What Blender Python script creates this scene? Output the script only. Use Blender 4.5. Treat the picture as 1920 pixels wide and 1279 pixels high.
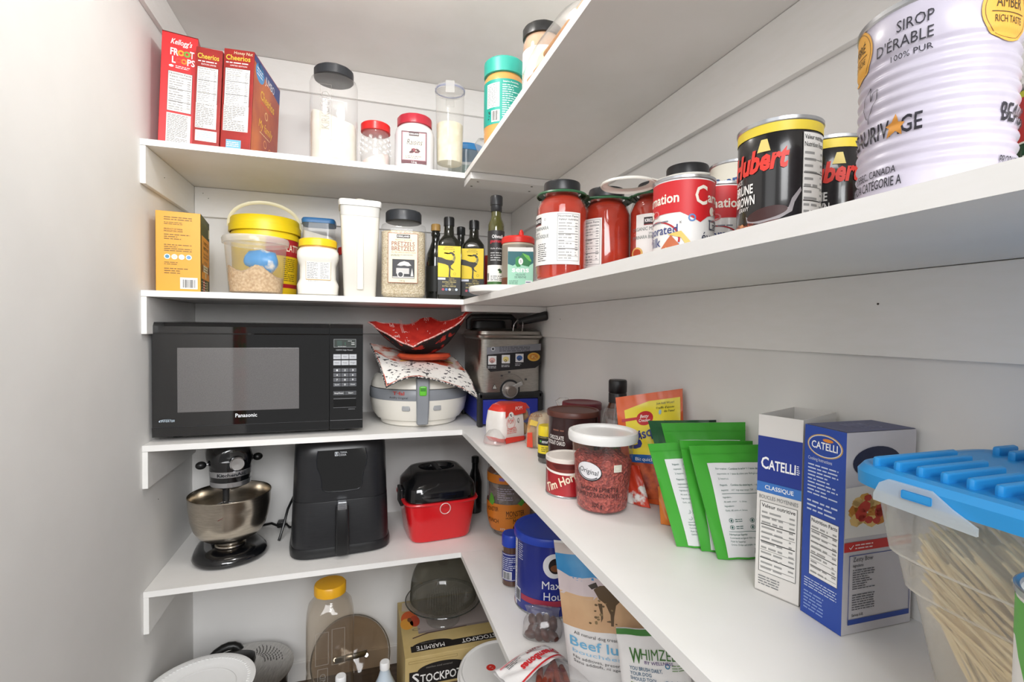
import bpy, bmesh, math, random
from mathutils import Vector, Matrix
S = bpy.context.scene
COL = S.collection
for o in list(bpy.data.objects): bpy.data.objects.remove(o)
sin, cos, pi = math.sin, math.cos, math.pi
R_ = math.radians

# ------------------------------------------------------------ camera, world, lights, exposure
cam_d = bpy.data.cameras.new('camera'); cam = bpy.data.objects.new('camera', cam_d); COL.objects.link(cam)
cam_d.sensor_width = 36.0; cam_d.lens = 36 * 920.8655 / 1920; cam_d.clip_start = 0.01
_r = Vector((.95486, -.29679, .01237)); _u = Vector((-.00388, .02916, .99957)); _f = Vector((.29702, .95450, -.02669))
cam.matrix_world = Matrix(((_r.x, _u.x, -_f.x, -.2908), (_r.y, _u.y, -_f.y, -1.4198), (_r.z, _u.z, -_f.z, 1.2219), (0, 0, 0, 1)))
S.camera = cam
vs = S.view_settings
vs.view_transform = 'Standard'; vs.look = 'None'; vs.exposure = 0.42; vs.gamma = 1.0; vs.use_curve_mapping = False
W = bpy.data.worlds.new('world'); S.world = W; W.use_nodes = True
bg = W.node_tree.nodes['Background']; bg.inputs[0].default_value = (1.0, .985, .96, 1); bg.inputs[1].default_value = 0.22

def light(name, kind, loc, energy, color=(1, 1, 1), target=None, **kw):
    d = bpy.data.lights.new(name, kind); d.energy = energy; d.color = color
    for k, v in kw.items(): setattr(d, k, v)
    o = bpy.data.objects.new(name, d); COL.objects.link(o); o.location = loc
    if target is not None: o.rotation_euler = (Vector(target) - Vector(loc)).to_track_quat('-Z', 'Y').to_euler()
    return o
light('ceiling_lamp_bulb', 'POINT', (-.27, -.47, 2.015), 4.2, (1, .97, .93), shadow_soft_size=.05)
light('left_wall_fill', 'AREA', (.45, -3.3, 1.95), 55, (.985, .99, 1), target=(-.6, 0, .75), shape='RECTANGLE', size=1.2, size_y=1.2)  # unseen fill light, added to brighten the left wall and lowest shelf
light('bin_side_fill', 'AREA', (-1.5, -1.75, 1.5), 5, (.985, .99, 1), target=(.15, -1.05, 1.0), shape='RECTANGLE', size=.8, size_y=1.5)  # soft fill added outside the left opening to lift the pasta bin's face
light('doorway_daylight', 'AREA', (-.75, -3.1, 2.45), 52, (.985, .99, 1), target=(-.2, 0, .9), shape='RECTANGLE', size=1.5, size_y=1.2)

# ------------------------------------------------------------ materials
def lin(h):
    h = h.lstrip('#'); v = [int(h[i:i + 2], 16) / 255 for i in (0, 2, 4)]
    return tuple(c / 12.92 if c <= .04045 else ((c + .055) / 1.055) ** 2.4 for c in v) + (1,)
_M = {}
def _new(key):
    m = bpy.data.materials.new(key); m.use_nodes = True
    nt = m.node_tree; return m, nt, nt.nodes['Principled BSDF'], nt.nodes['Material Output']
def P(col, rough=.5, metal=0, spec=.5, coat=0, sss=0, tr=0, name=None, emit=0):
    key = ('P', col, rough, metal, spec, coat, sss, tr, emit)
    if key in _M: return _M[key]
    m, nt, b, out = _new(name or 'mat_' + col.strip('#'))
    b.inputs['Base Color'].default_value = lin(col); b.inputs['Roughness'].default_value = rough
    b.inputs['Metallic'].default_value = metal; b.inputs['Specular IOR Level'].default_value = spec
    b.inputs['Coat Weight'].default_value = coat; b.inputs['Transmission Weight'].default_value = tr
    if sss: b.inputs['Subsurface Weight'].default_value = sss; b.inputs['Subsurface Radius'].default_value = (.01, .01, .01)
    if emit: b.inputs['Emission Color'].default_value = lin(col); b.inputs['Emission Strength'].default_value = emit
    _M[key] = m; return m
def N(col, col2, scale=40, rough=.6, metal=0, bump=0, stretch=(1, 1, 1), kind='noise', lo=.35, hi=.65, detail=4, name=None, spec=.5, dist=.002):
    """two-colour procedural surface (noise or voronoi) with optional bump"""
    key = ('N', col, col2, scale, rough, metal, bump, stretch, kind, lo, hi, spec)
    if key in _M: return _M[key]
    m, nt, b, out = _new(name or 'grain_' + col.strip('#')); n = nt.nodes; l = nt.links
    tc = n.new('ShaderNodeTexCoord'); mp = n.new('ShaderNodeMapping'); mp.inputs['Scale'].default_value = stretch
    l.new(tc.outputs['Object'], mp.inputs[0])
    if kind == 'noise':
        t = n.new('ShaderNodeTexNoise'); t.inputs['Scale'].default_value = scale; t.inputs['Detail'].default_value = detail; fo = t.outputs[0]
    else:
        t = n.new('ShaderNodeTexVoronoi'); t.inputs['Scale'].default_value = scale
        sp = n.new('ShaderNodeSeparateColor'); l.new(t.outputs['Color'], sp.inputs[0]); fo = sp.outputs[0]
    l.new(mp.outputs[0], t.inputs['Vector'])
    r = n.new('ShaderNodeMapRange'); r.inputs[1].default_value = lo; r.inputs[2].default_value = hi; l.new(fo, r.inputs[0])
    mx = n.new('ShaderNodeMix'); mx.data_type = 'RGBA'; mx.inputs[6].default_value = lin(col); mx.inputs[7].default_value = lin(col2)
    l.new(r.outputs[0], mx.inputs[0]); l.new(mx.outputs[2], b.inputs['Base Color'])
    b.inputs['Roughness'].default_value = rough; b.inputs['Metallic'].default_value = metal; b.inputs['Specular IOR Level'].default_value = spec
    if bump:
        bp = n.new('ShaderNodeBump'); bp.inputs['Strength'].default_value = bump; bp.inputs['Distance'].default_value = dist
        l.new(fo if kind == 'noise' else t.outputs['Distance'], bp.inputs['Height']); l.new(bp.outputs[0], b.inputs['Normal'])
    _M[key] = m; return m
def CLEAR(tint='#FFFFFF', haze=.05, hazecol='#F4F4F2', rough=.05, refl=.9):
    """thin clear or hazy plastic / glass wall: see-through, with mirror-like rim reflections and a little milky haze"""
    key = ('C', tint, haze, hazecol, rough, refl)
    if key in _M: return _M[key]
    m, nt, b, out = _new('clear_wall'); n = nt.nodes; l = nt.links; n.remove(b)
    t = n.new('ShaderNodeBsdfTransparent'); t.inputs[0].default_value = lin(tint)
    g = n.new('ShaderNodeBsdfGlossy'); g.inputs['Roughness'].default_value = rough
    d = n.new('ShaderNodeBsdfDiffuse'); d.inputs[0].default_value = lin(hazecol)
    tl = n.new('ShaderNodeBsdfTranslucent'); tl.inputs[0].default_value = lin(hazecol)
    ad = n.new('ShaderNodeMixShader'); ad.inputs[0].default_value = .4; l.new(d.outputs[0], ad.inputs[1]); l.new(tl.outputs[0], ad.inputs[2])
    m1 = n.new('ShaderNodeMixShader'); m1.inputs[0].default_value = haze; l.new(t.outputs[0], m1.inputs[1]); l.new(ad.outputs[0], m1.inputs[2])
    fr = n.new('ShaderNodeLayerWeight'); fr.inputs[0].default_value = .5
    pw = n.new('ShaderNodeMath'); pw.operation = 'POWER'; pw.inputs[1].default_value = 3.2; l.new(fr.outputs['Facing'], pw.inputs[0])
    mu = n.new('ShaderNodeMath'); mu.operation = 'MULTIPLY_ADD'; mu.inputs[1].default_value = .45 * refl; mu.inputs[2].default_value = .03 * refl; l.new(pw.outputs[0], mu.inputs[0])
    m2 = n.new('ShaderNodeMixShader'); l.new(mu.outputs[0], m2.inputs[0]); l.new(m1.outputs[0], m2.inputs[1]); l.new(g.outputs[0], m2.inputs[2])
    l.new(m2.outputs[0], out.inputs[0]); _M[key] = m; return m
WHITE = P('#F2F1EF', .45); BLACK = P('#141516', .35); CHROME = P('#D8D8DA', .15, 1)
STEEL = N('#BDB9B2', '#A9A59E', 60, .28, 1, 0, (1, 1, 14), name='brushed_steel')
RIM = P('#B4B6BA', .28, 1)

# ------------------------------------------------------------ objects
def link(o, parent=None):
    COL.objects.link(o)
    if parent is not None: o.parent = parent
    return o
def thing(name, label, cat, loc=(0, 0, 0), rz=0, group=None, rx=0, ry=0):
    o = bpy.data.objects.new(name, None); o.empty_display_size = .03; link(o)
    o.location = loc; o.rotation_euler = (rx, ry, rz); o['label'] = label; o['category'] = cat
    if group: o['group'] = group
    return o
def face(x, y, off=0):
    """turn so that local -y looks from (x, y) toward the pantry door where the photographer stands"""
    return math.atan2(-.2908 - x, -(-1.4198 - y)) + R_(off)
def obj(name, bm, mat, parent=None, ang=38, label=None, recalc=True):
    if recalc: bmesh.ops.recalc_face_normals(bm, faces=bm.faces[:])
    wn = id(bm) in BEV; BEV.discard(id(bm))
    me = bpy.data.meshes.new(name); bm.to_mesh(me); bm.free()
    for mm in (mat if isinstance(mat, (list, tuple)) else [mat]): me.materials.append(mm)
    for p in me.polygons: p.use_smooth = True
    me.set_sharp_from_angle(angle=R_(ang))
    o = bpy.data.objects.new(name, me); link(o, parent)
    if label: o['label'] = label
    if wn: o.modifiers.new('even_shading', 'WEIGHTED_NORMAL').keep_sharp = True
    return o
def loft(secs, seg=40, caps=(1, 1), bm=None, mi=0):
    """stack of superellipse rings: (z, rx, ry, exponent[, cx, cy])"""
    bm = bm or bmesh.new(); rings = []
    for s in secs:
        z, rx, ry, n = s[:4]; cx, cy = (s[4], s[5]) if len(s) > 4 else (0, 0); ring = []
        for i in range(seg):
            a = 2 * pi * (i + .5) / seg; c, d = cos(a), sin(a)
            ring.append(bm.verts.new((cx + rx * math.copysign(abs(c) ** (2 / n), c), cy + ry * math.copysign(abs(d) ** (2 / n), d), z)))
        rings.append(ring)
    fs = []
    for a, b in zip(rings, rings[1:]):
        for i in range(seg): fs.append(bm.faces.new((a[i], a[(i + 1) % seg], b[(i + 1) % seg], b[i])))
    if caps[0]: fs.append(bm.faces.new(rings[0][::-1]))
    if caps[1]: fs.append(bm.faces.new(rings[-1]))
    for f in fs: f.material_index = mi
    return bm
def lathe(prof, seg=40, caps=(1, 1), bm=None, mi=0):
    return loft([(z, r, r, 2) for z, r in prof], seg, caps, bm, mi)
BEV = set()
def box(x0, y0, z0, x1, y1, z1, bev=0, bm=None, seg=2, mi=0):
    bm = bm or bmesh.new(); v = []
    for z in (z0, z1):
        for x, y in ((x0, y0), (x1, y0), (x1, y1), (x0, y1)): v.append(bm.verts.new((x, y, z)))
    fs = [bm.faces.new([v[i] for i in q]) for q in ((3, 2, 1, 0), (4, 5, 6, 7), (0, 1, 5, 4), (1, 2, 6, 5), (2, 3, 7, 6), (3, 0, 4, 7))]
    for f in fs: f.material_index = mi
    if bev:
        BEV.add(id(bm)); es = list({e for f in fs for e in f.edges})
        bmesh.ops.bevel(bm, geom=es, offset=bev, segments=seg, profile=.5, affect='EDGES')
    return bm
def tube(pts, r, seg=8, closed=False, bm=None, flat=None):
    bm = bm or bmesh.new(); pts = [Vector(p) for p in pts]; n = len(pts); rings = []; up = None
    for i, p in enumerate(pts):
        t = (pts[(i + 1) % n] - pts[i - 1]) if closed else (pts[min(i + 1, n - 1)] - pts[max(i - 1, 0)])
        t.normalize()
        if up is None: up = Vector((0, 0, 1)) if abs(t.z) < .9 else Vector((1, 0, 0))
        s = t.cross(up).normalized(); up = s.cross(t).normalized()
        rr = r[i] if isinstance(r, (list, tuple)) else r
        ring = []
        for k in range(seg):
            a = 2 * pi * k / seg
            if flat: ring.append(bm.verts.new(p + s * cos(a) * flat[0] + up * sin(a) * flat[1]))
            else: ring.append(bm.verts.new(p + (s * cos(a) + up * sin(a)) * rr))
        rings.append(ring)
    for i in range(n if closed else n - 1):
        a, b = rings[i], rings[(i + 1) % n]
        for k in range(seg): bm.faces.new((a[k], a[(k + 1) % seg], b[(k + 1) % seg], b[k]))
    if not closed: bm.faces.new(rings[0][::-1]); bm.faces.new(rings[-1])
    return bm
def prism(pts, z0, z1, bm=None):
    bm = bm or bmesh.new(); a = [bm.verts.new((x, y, z0)) for x, y in pts]; b = [bm.verts.new((x, y, z1)) for x, y in pts]; n = len(pts)
    bm.faces.new(a[::-1]); bm.faces.new(b)
    for i in range(n): bm.faces.new((a[i], a[(i + 1) % n], b[(i + 1) % n], b[i]))
    return bm
def ball(c, r, bm=None, sub=2, sc=(1, 1, 1)):
    bm = bm or bmesh.new()
    bmesh.ops.create_icosphere(bm, subdivisions=sub, radius=r, matrix=Matrix.Translation(c) @ Matrix.Diagonal((*sc, 1)))
    return bm
def xf(bm, m):
    bmesh.ops.transform(bm, matrix=m, verts=bm.verts[:]); return bm

# ------------------------------------------------------------ printed artwork
_T = {}
def glyphs(s, bold=0, shear=0):
    key = (s, bold, shear)
    if key not in _T:
        c = bpy.data.curves.new('t', 'FONT'); c.body = s; c.size = 1; c.resolution_u = 2; c.offset = 0 if 'M' in s else bold * .5; c.shear = shear; c.fill_mode = 'FRONT'
        o = bpy.data.objects.new('t', c); COL.objects.link(o)
        me = o.to_mesh(); vs_ = [(v.co.x, v.co.y) for v in me.vertices]; fs = [tuple(p.vertices) for p in me.polygons]
        o.to_mesh_clear(); bpy.data.objects.remove(o); bpy.data.curves.remove(c)
        _T[key] = (vs_, fs)
    return _T[key]
CAP = max(v[1] for v in glyphs('H')[0])
def Rc(c, u0, v0, u1, v1, lv=0): return (c, lv, [((u0, v0), (u1, v0), (u1, v1), (u0, v1))])
def Fr(c, u0, v0, u1, v1, t, lv=1):
    q = [((u0, v0), (u1, v0), (u1, v0 + t), (u0, v0 + t)), ((u0, v1 - t), (u1, v1 - t), (u1, v1), (u0, v1)), ((u0, v0 + t), (u0 + t, v0 + t), (u0 + t, v1 - t), (u0, v1 - t)), ((u1 - t, v0 + t), (u1, v0 + t), (u1, v1 - t), (u1 - t, v1 - t))]
    return (c, lv, q)
def El(c, cx, cy, rx, ry=None, lv=1, n=28, a0=0, a1=360, hole=0, rot=0):
    ry = ry or rx; A = [R_(a0 + (a1 - a0) * i / n) for i in range(n + 1)]; cr, sr = cos(R_(rot)), sin(R_(rot))
    def pt(a, k): x, y = rx * cos(a) * k, ry * sin(a) * k; return (cx + x * cr - y * sr, cy + x * sr + y * cr)
    if hole: return (c, lv, [(pt(a, 1), pt(b, 1), pt(b, hole), pt(a, hole)) for a, b in zip(A, A[1:])])
    return (c, lv, [((cx, cy), pt(a, 1), pt(b, 1)) for a, b in zip(A, A[1:])])
def Pg(c, pts, lv=1): return (c, lv, [tuple(pts)])
def Tx(c, s, u, v, h, w=None, al='l', lv=2, bold=0, shear=0, rot=0):
    vs_, fs = glyphs(s, bold, shear); k = h / CAP; x0 = min(p[0] for p in vs_); x1 = max(p[0] for p in vs_)
    kx = w / (x1 - x0) if w else k; wd = kx * (x1 - x0)
    ox = {'l': 0, 'c': -wd / 2, 'r': -wd}[al]; cr, sr = cos(R_(rot)), sin(R_(rot))
    pt = [((p[0] - x0) * kx + ox, p[1] * k) for p in vs_]
    pt = [(u + x * cr - y * sr, v + x * sr + y * cr) for x, y in pt]
    return (c, lv, [tuple(pt[i] for i in f) for f in fs])
def Ln(c, u0, v0, u1, v1, n, seed=1, lv=1, fill=.5, full=.9):
    """fine print too small to read: broken strokes"""
    rd = random.Random(seed); q = []; dv = (v1 - v0) / n; fill *= .75
    for i in range(n):
        v = v1 - dv * (i + .75); e = u0 + (u1 - u0) * (full if rd.random() < .7 else rd.uniform(.3, .9)); x = u0
        while x < e:
            w = min(rd.uniform(.6, 2.2) * dv * 1.3, e - x)
            if w > dv * .2: q.append(((x, v), (x + w, v), (x + w, v + dv * fill), (x, v + dv * fill)))
            x += w + dv * .35
    return (c, lv, q)
def Bars(u0, v0, u1, v1, lv=1, c='#222222', seed=3):
    rd = random.Random(seed); q = []; x = u0; w = (u1 - u0)
    while x < u1 - w * .02:
        b = w * rd.choice((.012, .02, .034)); q.append(((x, v0), (x + b, v0), (x + b, v1), (x, v1))); x += b + w * rd.choice((.012, .02, .03))
    return (c, lv, q)
def Blobs(cs, u0, v0, u1, v1, n, r, seed=1, lv=1, sq=.7):
    rd = random.Random(seed); out = []
    for c in cs:
        q = []
        for i in range(n):
            cx, cy = rd.uniform(u0 + r, u1 - r), rd.uniform(v0 + r * sq, v1 - r * sq); k = rd.uniform(.5, 1); a0 = rd.random() * 6
            pts = [(cx + r * k * cos(a0 + 2 * pi * j / 7) * rd.uniform(.7, 1), cy + r * k * sq * sin(a0 + 2 * pi * j / 7) * rd.uniform(.7, 1)) for j in range(7)]
            q.append(tuple(pts))
        out.append((c, lv, q)); lv += .3
    return out
def Nutri(u0, v0, u1, v1, titles=('Nutrition Facts', 'Valeur nutritive'), seed=2, bg='#F4F3EF', th=None, ink='#1E1E1E', rules=5):
    w, h = u1 - u0, v1 - v0; th = th or h * .05; o = [Rc(bg, u0, v0, u1, v1, 1), Fr(ink, u0, v0, u1, v1, w * .012, 2)]; y = v1 - th * 1.6
    for t in titles: o.append(Tx(ink, t, u0 + w * .05, y, th, min(w * .9, th * len(t) * .72), bold=.02)); y -= th * 1.6
    n = max(5, int((y - v0) / (th * 1.3)))
    o.append(Ln('#A2A2A0', u0 + w * .06, v0 + h * .03, u1 - w * .3, y + th, n, seed, 2)); o.append(Ln('#A2A2A0', u1 - w * .2, v0 + h * .1, u1 - w * .05, y + th, n, seed + 7, 2))
    for k in range(rules): yy = v0 + (y - v0) * (k + .6) / rules; o.append(Rc(ink, u0 + w * .04, yy, u1 - w * .04, yy + h * (.012 if k % 2 else .005), 2))
    return o
def flat(o=(0, 0, 0), u=(1, 0, 0), v=(0, 0, 1), n=(0, -1, 0)):
    o, u, v, n = Vector(o), Vector(u), Vector(v), Vector(n)
    return lambda a, b, h: o + u * a + v * b + n * h
def around(Rf, a0=0):
    f = Rf if callable(Rf) else (lambda z: Rf)
    def m(a, b, h):
        r = f(b) + h; t = a0 + a / max(f(b), .005); return Vector((r * sin(t), -r * cos(t), b))
    return m
def art(parent, prims, mp, name='label', step=None, rough=.45, label=None, lift=.0004, lev=.00016, vstep=None):
    fl = []
    for p in prims: fl.extend(p) if isinstance(p, list) else fl.append(p)
    cols = []; grp = {}
    for c, lv, q in fl:
        if c not in cols: cols.append(c)
        grp.setdefault((c, lv), []).extend(q)
    out = bmesh.new()
    for (c, lv), qs in grp.items():
        b = bmesh.new()
        for q in qs:
            try: b.faces.new([b.verts.new((x, y, 0)) for x, y in q])
            except ValueError: pass
        for st, ax in ((step, 0), (vstep, 1)):
            if st and b.verts:
                lo = min(v.co[ax] for v in b.verts); hi = max(v.co[ax] for v in b.verts); k = math.ceil(lo / st) * st
                while k < hi:
                    no = (1, 0, 0) if ax == 0 else (0, 1, 0); co = (k, 0, 0) if ax == 0 else (0, k, 0)
                    if lo < k - 1e-5: bmesh.ops.bisect_plane(b, geom=b.verts[:] + b.edges[:] + b.faces[:], plane_co=co, plane_no=no, dist=1e-7)
                    k += st
        ci = cols.index(c); vm = {}
        for v in b.verts: vm[v] = out.verts.new(mp(v.co.x, v.co.y, lift + lv * lev))
        for f in b.faces:
            try: nf = out.faces.new([vm[v] for v in f.verts]); nf.material_index = ci
            except ValueError: pass
        b.free()
    mats = [c if not isinstance(c, str) else P(c, rough) for c in cols]
    o = obj(name, out, mats, parent, label=label, recalc=False)
    return o
ZA, ZB, ZC, ZD, TH, XL, XW, YB, ZT = 1.6712, 1.3034, .9194, .5530, .0151, -.802, .270, .3819, 2.0931
E4 = .0005
# ------------------------------------------------------------ the pantry itself
PAINT = N('#EDECEA', '#E9E8E6', 6, .75, 0, .04, name='wall_paint')
MEL = N('#F2F0ED', '#EEECE8', 9, .42, 0, .02, name='white_melamine')
EDGE = N('#F3F2F0', '#F1F0ED', 30, .4, 0, 0, (1, 1, 4), name='edge_band')
def struct(name, bm, m, parent=None, ang=30):
    o = obj(name, bm, m, parent, ang)
    if parent is None: o['kind'] = 'structure'
    return o
struct('wall_back', box(XL - .1, YB, -.05, XW + .1, YB + .1, 2.3), PAINT)
struct('wall_right', box(XW, -2.3, -.05, XW + .1, YB, 2.3), PAINT)
struct('wall_left', box(XL - .1, -1.05, -.05, XL, YB, 2.3), PAINT)
struct('ceiling', box(XL - .1, -1.05, ZT, XW + .1, YB + .1, ZT + .05), MEL)
struct('floor', box(-2.2, -2.6, -.05, XW + .1, YB + .1, 0), N('#5A4A3C', '#4A3C30', 8, .5, 0, .05, (1, 9, 1), name='floor_planks'))
struct('baseboard_back', box(XL, YB - .012, 0, XW, YB, .066, .003), WHITE)
struct('baseboard_left', box(XL, -1.05, 0, XL + .012, YB - .012, .066, .003), WHITE)
struct('baseboard_right', box(XW - .012, -2.3, 0, XW, YB - .012, .066, .003), WHITE)
tn = 0
def trim(bm, m=EDGE):
    global tn; tn += 1; return struct('trim_%d' % tn, bm, m)
CL = .0125
for z in (ZT, ZA - TH, ZB - TH, ZC - TH, ZD - TH):
    trim(box(XL, 0 if z < ZT else -.9, z - .093, XL + CL, YB - .0005, z - .0006, .0015))
    trim(box(XL + CL + .0005, YB - CL, z - .093, XW - .0005, YB, z - .0006, .0015))
    if z < ZT: trim(box(XW - CL, -2.2, z - .093, XW, YB - CL - .001, z - .0006, .0015))
SCREW = P('#8F8B84', .35, 1); DARK = P('#4A443E', .8)
def screws(o, pts, n, r=.0035):
    for p in pts:
        s = obj('screw', lathe([(-.0006, r), (.001, r), (.0016, r * .5)], 10), SCREW, o)
        s.location = p; s.rotation_euler = Vector(n).to_track_quat('Z', 'Y').to_euler()
for z in (ZA - TH, ZB - TH):        # battens that carry the joint between the two boards
    t = trim(box(.004, -.068 if z > 1.5 else -.012, z - .0195, XW - CL - .001, .024 if z > 1.5 else .05, z - .0006, .001))
    if z > 1.5: screws(t, [(.03, -.045, z - .0195), (.022, .005, z - .0195), (.19, -.05, z - .0195), (.2, 0, z - .0195)], (0, 0, -1))
marks = bmesh.new()
for x, z in ((-.6, ZC + .26), (-.1, ZC + .3), (-.75, ZA - .05), (-.765, ZA - .035)): ball((x, YB - .0128 if z > ZA - .09 and z < ZA else YB - .0005, z), .0013, marks, 1)
for y, z in ((-.12, ZB - .055), (-.95, ZA + .1), (-1.02, ZB - .05)): ball((XW - (.0128 if z < ZA - TH else .0005), y, z), .0013, marks, 1)
for y, z in ((.12, ZA - .06), (.1, ZD + .2)): ball((XL + (.0128 if z > ZA - .1 and z < ZA else .0003), y, z), .0013, marks, 1)
struct('trim_%d' % 90, marks, DARK)
nm = {ZA: 'topmost', ZB: 'second from top', ZC: 'third from top', ZD: 'lowest'}
on = {ZA: 'under cereal boxes and flour jar', ZB: 'under tea box, tubs and olive oil', ZC: 'under microwave and fryer', ZD: 'under stand mixer and air fryer'}
on2 = {ZA: 'under peanut butter jar', ZB: 'under sauce jars and food cans', ZC: 'under bacon bits and pasta boxes', ZD: 'under blue coffee can and pet treat bags'}
for z in (ZA, ZB, ZC, ZD):
    for nmx, b, d in (('back', box(XL + .0005, 0, z - TH, XW - .0005, YB - .0005, z), on), ('right', box(0, -2.2, z - TH, XW - .0005, -.0006, z), on2)):
        o = obj('shelf_board', b, [MEL, EDGE], None, 20)
        for p in o.data.polygons:
            if abs(p.normal.z) < .5: p.material_index = 1
        o['label'] = 'white %s shelf board, %s wall, %s' % (nm[z], nmx, d[z]); o['category'] = 'shelf'; o['group'] = 'white shelf boards'
# the ceiling lamp that lights the pantry
t = thing('ceiling_lamp', 'small round white flush lamp on the pantry ceiling', 'lamp', (-.27, -.47, ZT))
obj('lamp_base', lathe([(-.012, .09), (0, .09)], 32), WHITE, t)
obj('lamp_ring', lathe([(-.03, .075), (-.012, .088)], 32, (0, 0)), WHITE, t)

# ------------------------------------------------------------ makers shared by many things
def carton(name, label, cat, fl, z, w, d, h, rz, col, ry=0, rx=0, group=None, open_top=False, bev=.0012, top=True):
    t = thing(name, label, cat, (fl[0], fl[1], z + E4), R_(rz), group, ry=R_(ry), rx=R_(rx))
    m = col if not isinstance(col, str) else P(col, .42)
    if open_top:
        b = bmesh.new(); k = .0012
        for q in ((0, 0, w, k), (0, d - k, w, d), (0, k, k, d - k), (w - k, k, w, d - k)): box(q[0], q[1], 0, q[2], q[3], h, bm=b)
        box(0, 0, 0, w, d, k, bm=b)
        obj('carton', b, m, t)
    else: obj('carton', box(0, 0, 0, w, d, h, bev), m, t)
    return t, flat(), flat((w, 0, 0), (0, 1, 0), (0, 0, 1), (1, 0, 0)), flat((0, 0, h), (1, 0, 0), (0, 1, 0), (0, 0, 1))
def steel_can(name, label, x, y, z, r, h, body, off=0, group=None, ribs=0, lid=None, cat='can'):
    t = thing(name, label, cat, (x, y, z + E4), face(x, y, off), group)
    pr = [(.002, r - .001), (.0035, r)]
    rib = (lambda z: r - (.0008 * (1 - cos(2 * pi * (z - h * .16) / (h * .62) * ribs)) if h * .16 < z < h * .78 else 0)) if ribs else r
    if ribs:
        n = ribs * 6
        for i in range(n + 1): zz = h * (.16 + .62 * i / n); pr.append((zz, rib(zz)))
    else: pr += [(h * .35, r), (h * .65, r)]
    pr += [(h - .004, r), (h - .003, r - .001)]
    obj('can_body', lathe(pr, 64), body, t, 50)
    obj('rim', lathe([(h - .0045, r), (h - .0035, r + .0013), (h - .0005, r + .0013), (h, r + .0004), (h - .001, r - .0012), (h - .004, r - .002)], 56, (0, 1)), RIM, t, 30)
    obj('bottom_rim', lathe([(0, r - .001), (.0004, r + .0011), (.003, r + .0011), (.004, r)], 56, (1, 0)), RIM, t, 30)
    return t, around(rib)
def cap_(parent, prof, m, name='lid', ridges=0, seg=48):
    b = lathe(prof, seg)
    if ridges:
        for v in b.verts:
            a = math.atan2(v.co.y, v.co.x); k = 1 + .012 * (1 if int((a + pi) / (2 * pi) * ridges * 2) % 2 else 0)
            if Vector((v.co.x, v.co.y)).length > prof[0][1] * .9: v.co.x *= k; v.co.y *= k
    return obj(name, b, m, parent, 40)

# ================================================================ TOP SHELF
RED = '#D8262B'
t, fr, sd, tp = carton('cereal_box', 'tall bright red cereal box with multicoloured ring logo, against the left wall', 'box', (-.776, .035), ZA, .077, .15, .285, 8, RED, ry=2.2, group='cereal boxes')
art(t, [Tx('#FFFFFF', "Kellogg's", .019, .2585, .013, .046, shear=.35, bold=.02),
        Tx('#FFFFFF', 'FR', .019, .231, .0165, .017, bold=.05), El('#F2A531', .0415, .239, .0075, hole=.45), El('#7DB33F', .0545, .239, .0075, hole=.45), Tx('#FFFFFF', 'T', .0605, .231, .0165, .0095, bold=.05),
        Tx('#FFFFFF', 'L', .023, .2115, .0155, .008, bold=.05), El('#E8402F', .037, .219, .0068, hole=.45), El('#F08B2D', .0485, .219, .0068, hole=.45), Tx('#FFFFFF', 'PS', .0555, .2115, .0155, .0165, bold=.05),
        El('#FFFFFF', .022, .203, .005, .003), Ln('#FFFFFF', .031, .199, .066, .207, 2, 4),
        Nutri(.016, .09, .068, .19, seed=3, th=.0045), Rc('#F1EFEA', .016, .004, .068, .085, 1), Ln('#5A5550', .018, .006, .066, .083, 22, 5, 2)], fr, 'printed_panel')
obj('top_flap', prism([(0, 0), (.077, 0), (.077, .15), (0, .15)], .2855, .2865), P('#7A2A22', .7), t)
MAR = '#A3231F'
def cheer(name, label, fl, w, h, d, rz, ttl, sub, ext, ry):
    t, fr, sd, tp = carton(name, label, 'box', fl, ZA, w, d, h, rz, N('#A8261F', '#93201C', 20, .4, name='maroon_card'), ry=ry, group='cereal boxes')
    k = w / .066
    pr = [Tx('#F6C945', 'Cheerios', .005 * k, h - .028, .0125, .053 * k, bold=.03), Ln('#FFFFFF', .006, h - .038, w - .006, h - .031, 1, 2), Tx('#FFFFFF', sub, w / 2, h - .044, .0035, w * .55, 'c', bold=.02),
          Nutri(.005, h * .45, w - .008, h - .049, ('Nutrition Facts',), 4, th=.0035), Rc('#F4F2EE', .005, h * .2, w - .008, h * .45, 1), Ln('#77726C', .006, h * .205, w - .01, h * .445, 14, 8, 2)]
    if ttl: pr.append(Tx('#F3E4C0', ttl, w * .95, h - .0125, .0075, w * .62, 'r', shear=.15))
    art(t, pr + ext, fr, 'printed_panel')
    return t, sd
cheer('cereal_box', 'dark red oat ring cereal box wedged between red box and the box with a heart', (-.6985, .026), .060, .254, .2, -1, '', 'ÉDITION LIMITÉE',
      [Rc('#FBFAF7', .006, .018, .054, .045, 1), Ln('#A9C3DA', .01, .022, .05, .042, 4, 2, 2)], 2.4)
t, sd = cheer('cereal_box', 'dark red honey cereal box showing its wide orange printed side', (-.637, .03), .073, .262, .212, -8.4, 'Honey Nut', 'LIMITED EDITION',
      [Rc('#79B4DC', .014, .003, .05, .03, 1), Ln('#FFFFFF', .016, .012, .048, .026, 3, 2, 2)], 2.6)
GRAD = N('#D9762A', '#9E2A20', 7, .4, lo=.3, hi=.7, name='amber_print')
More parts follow.
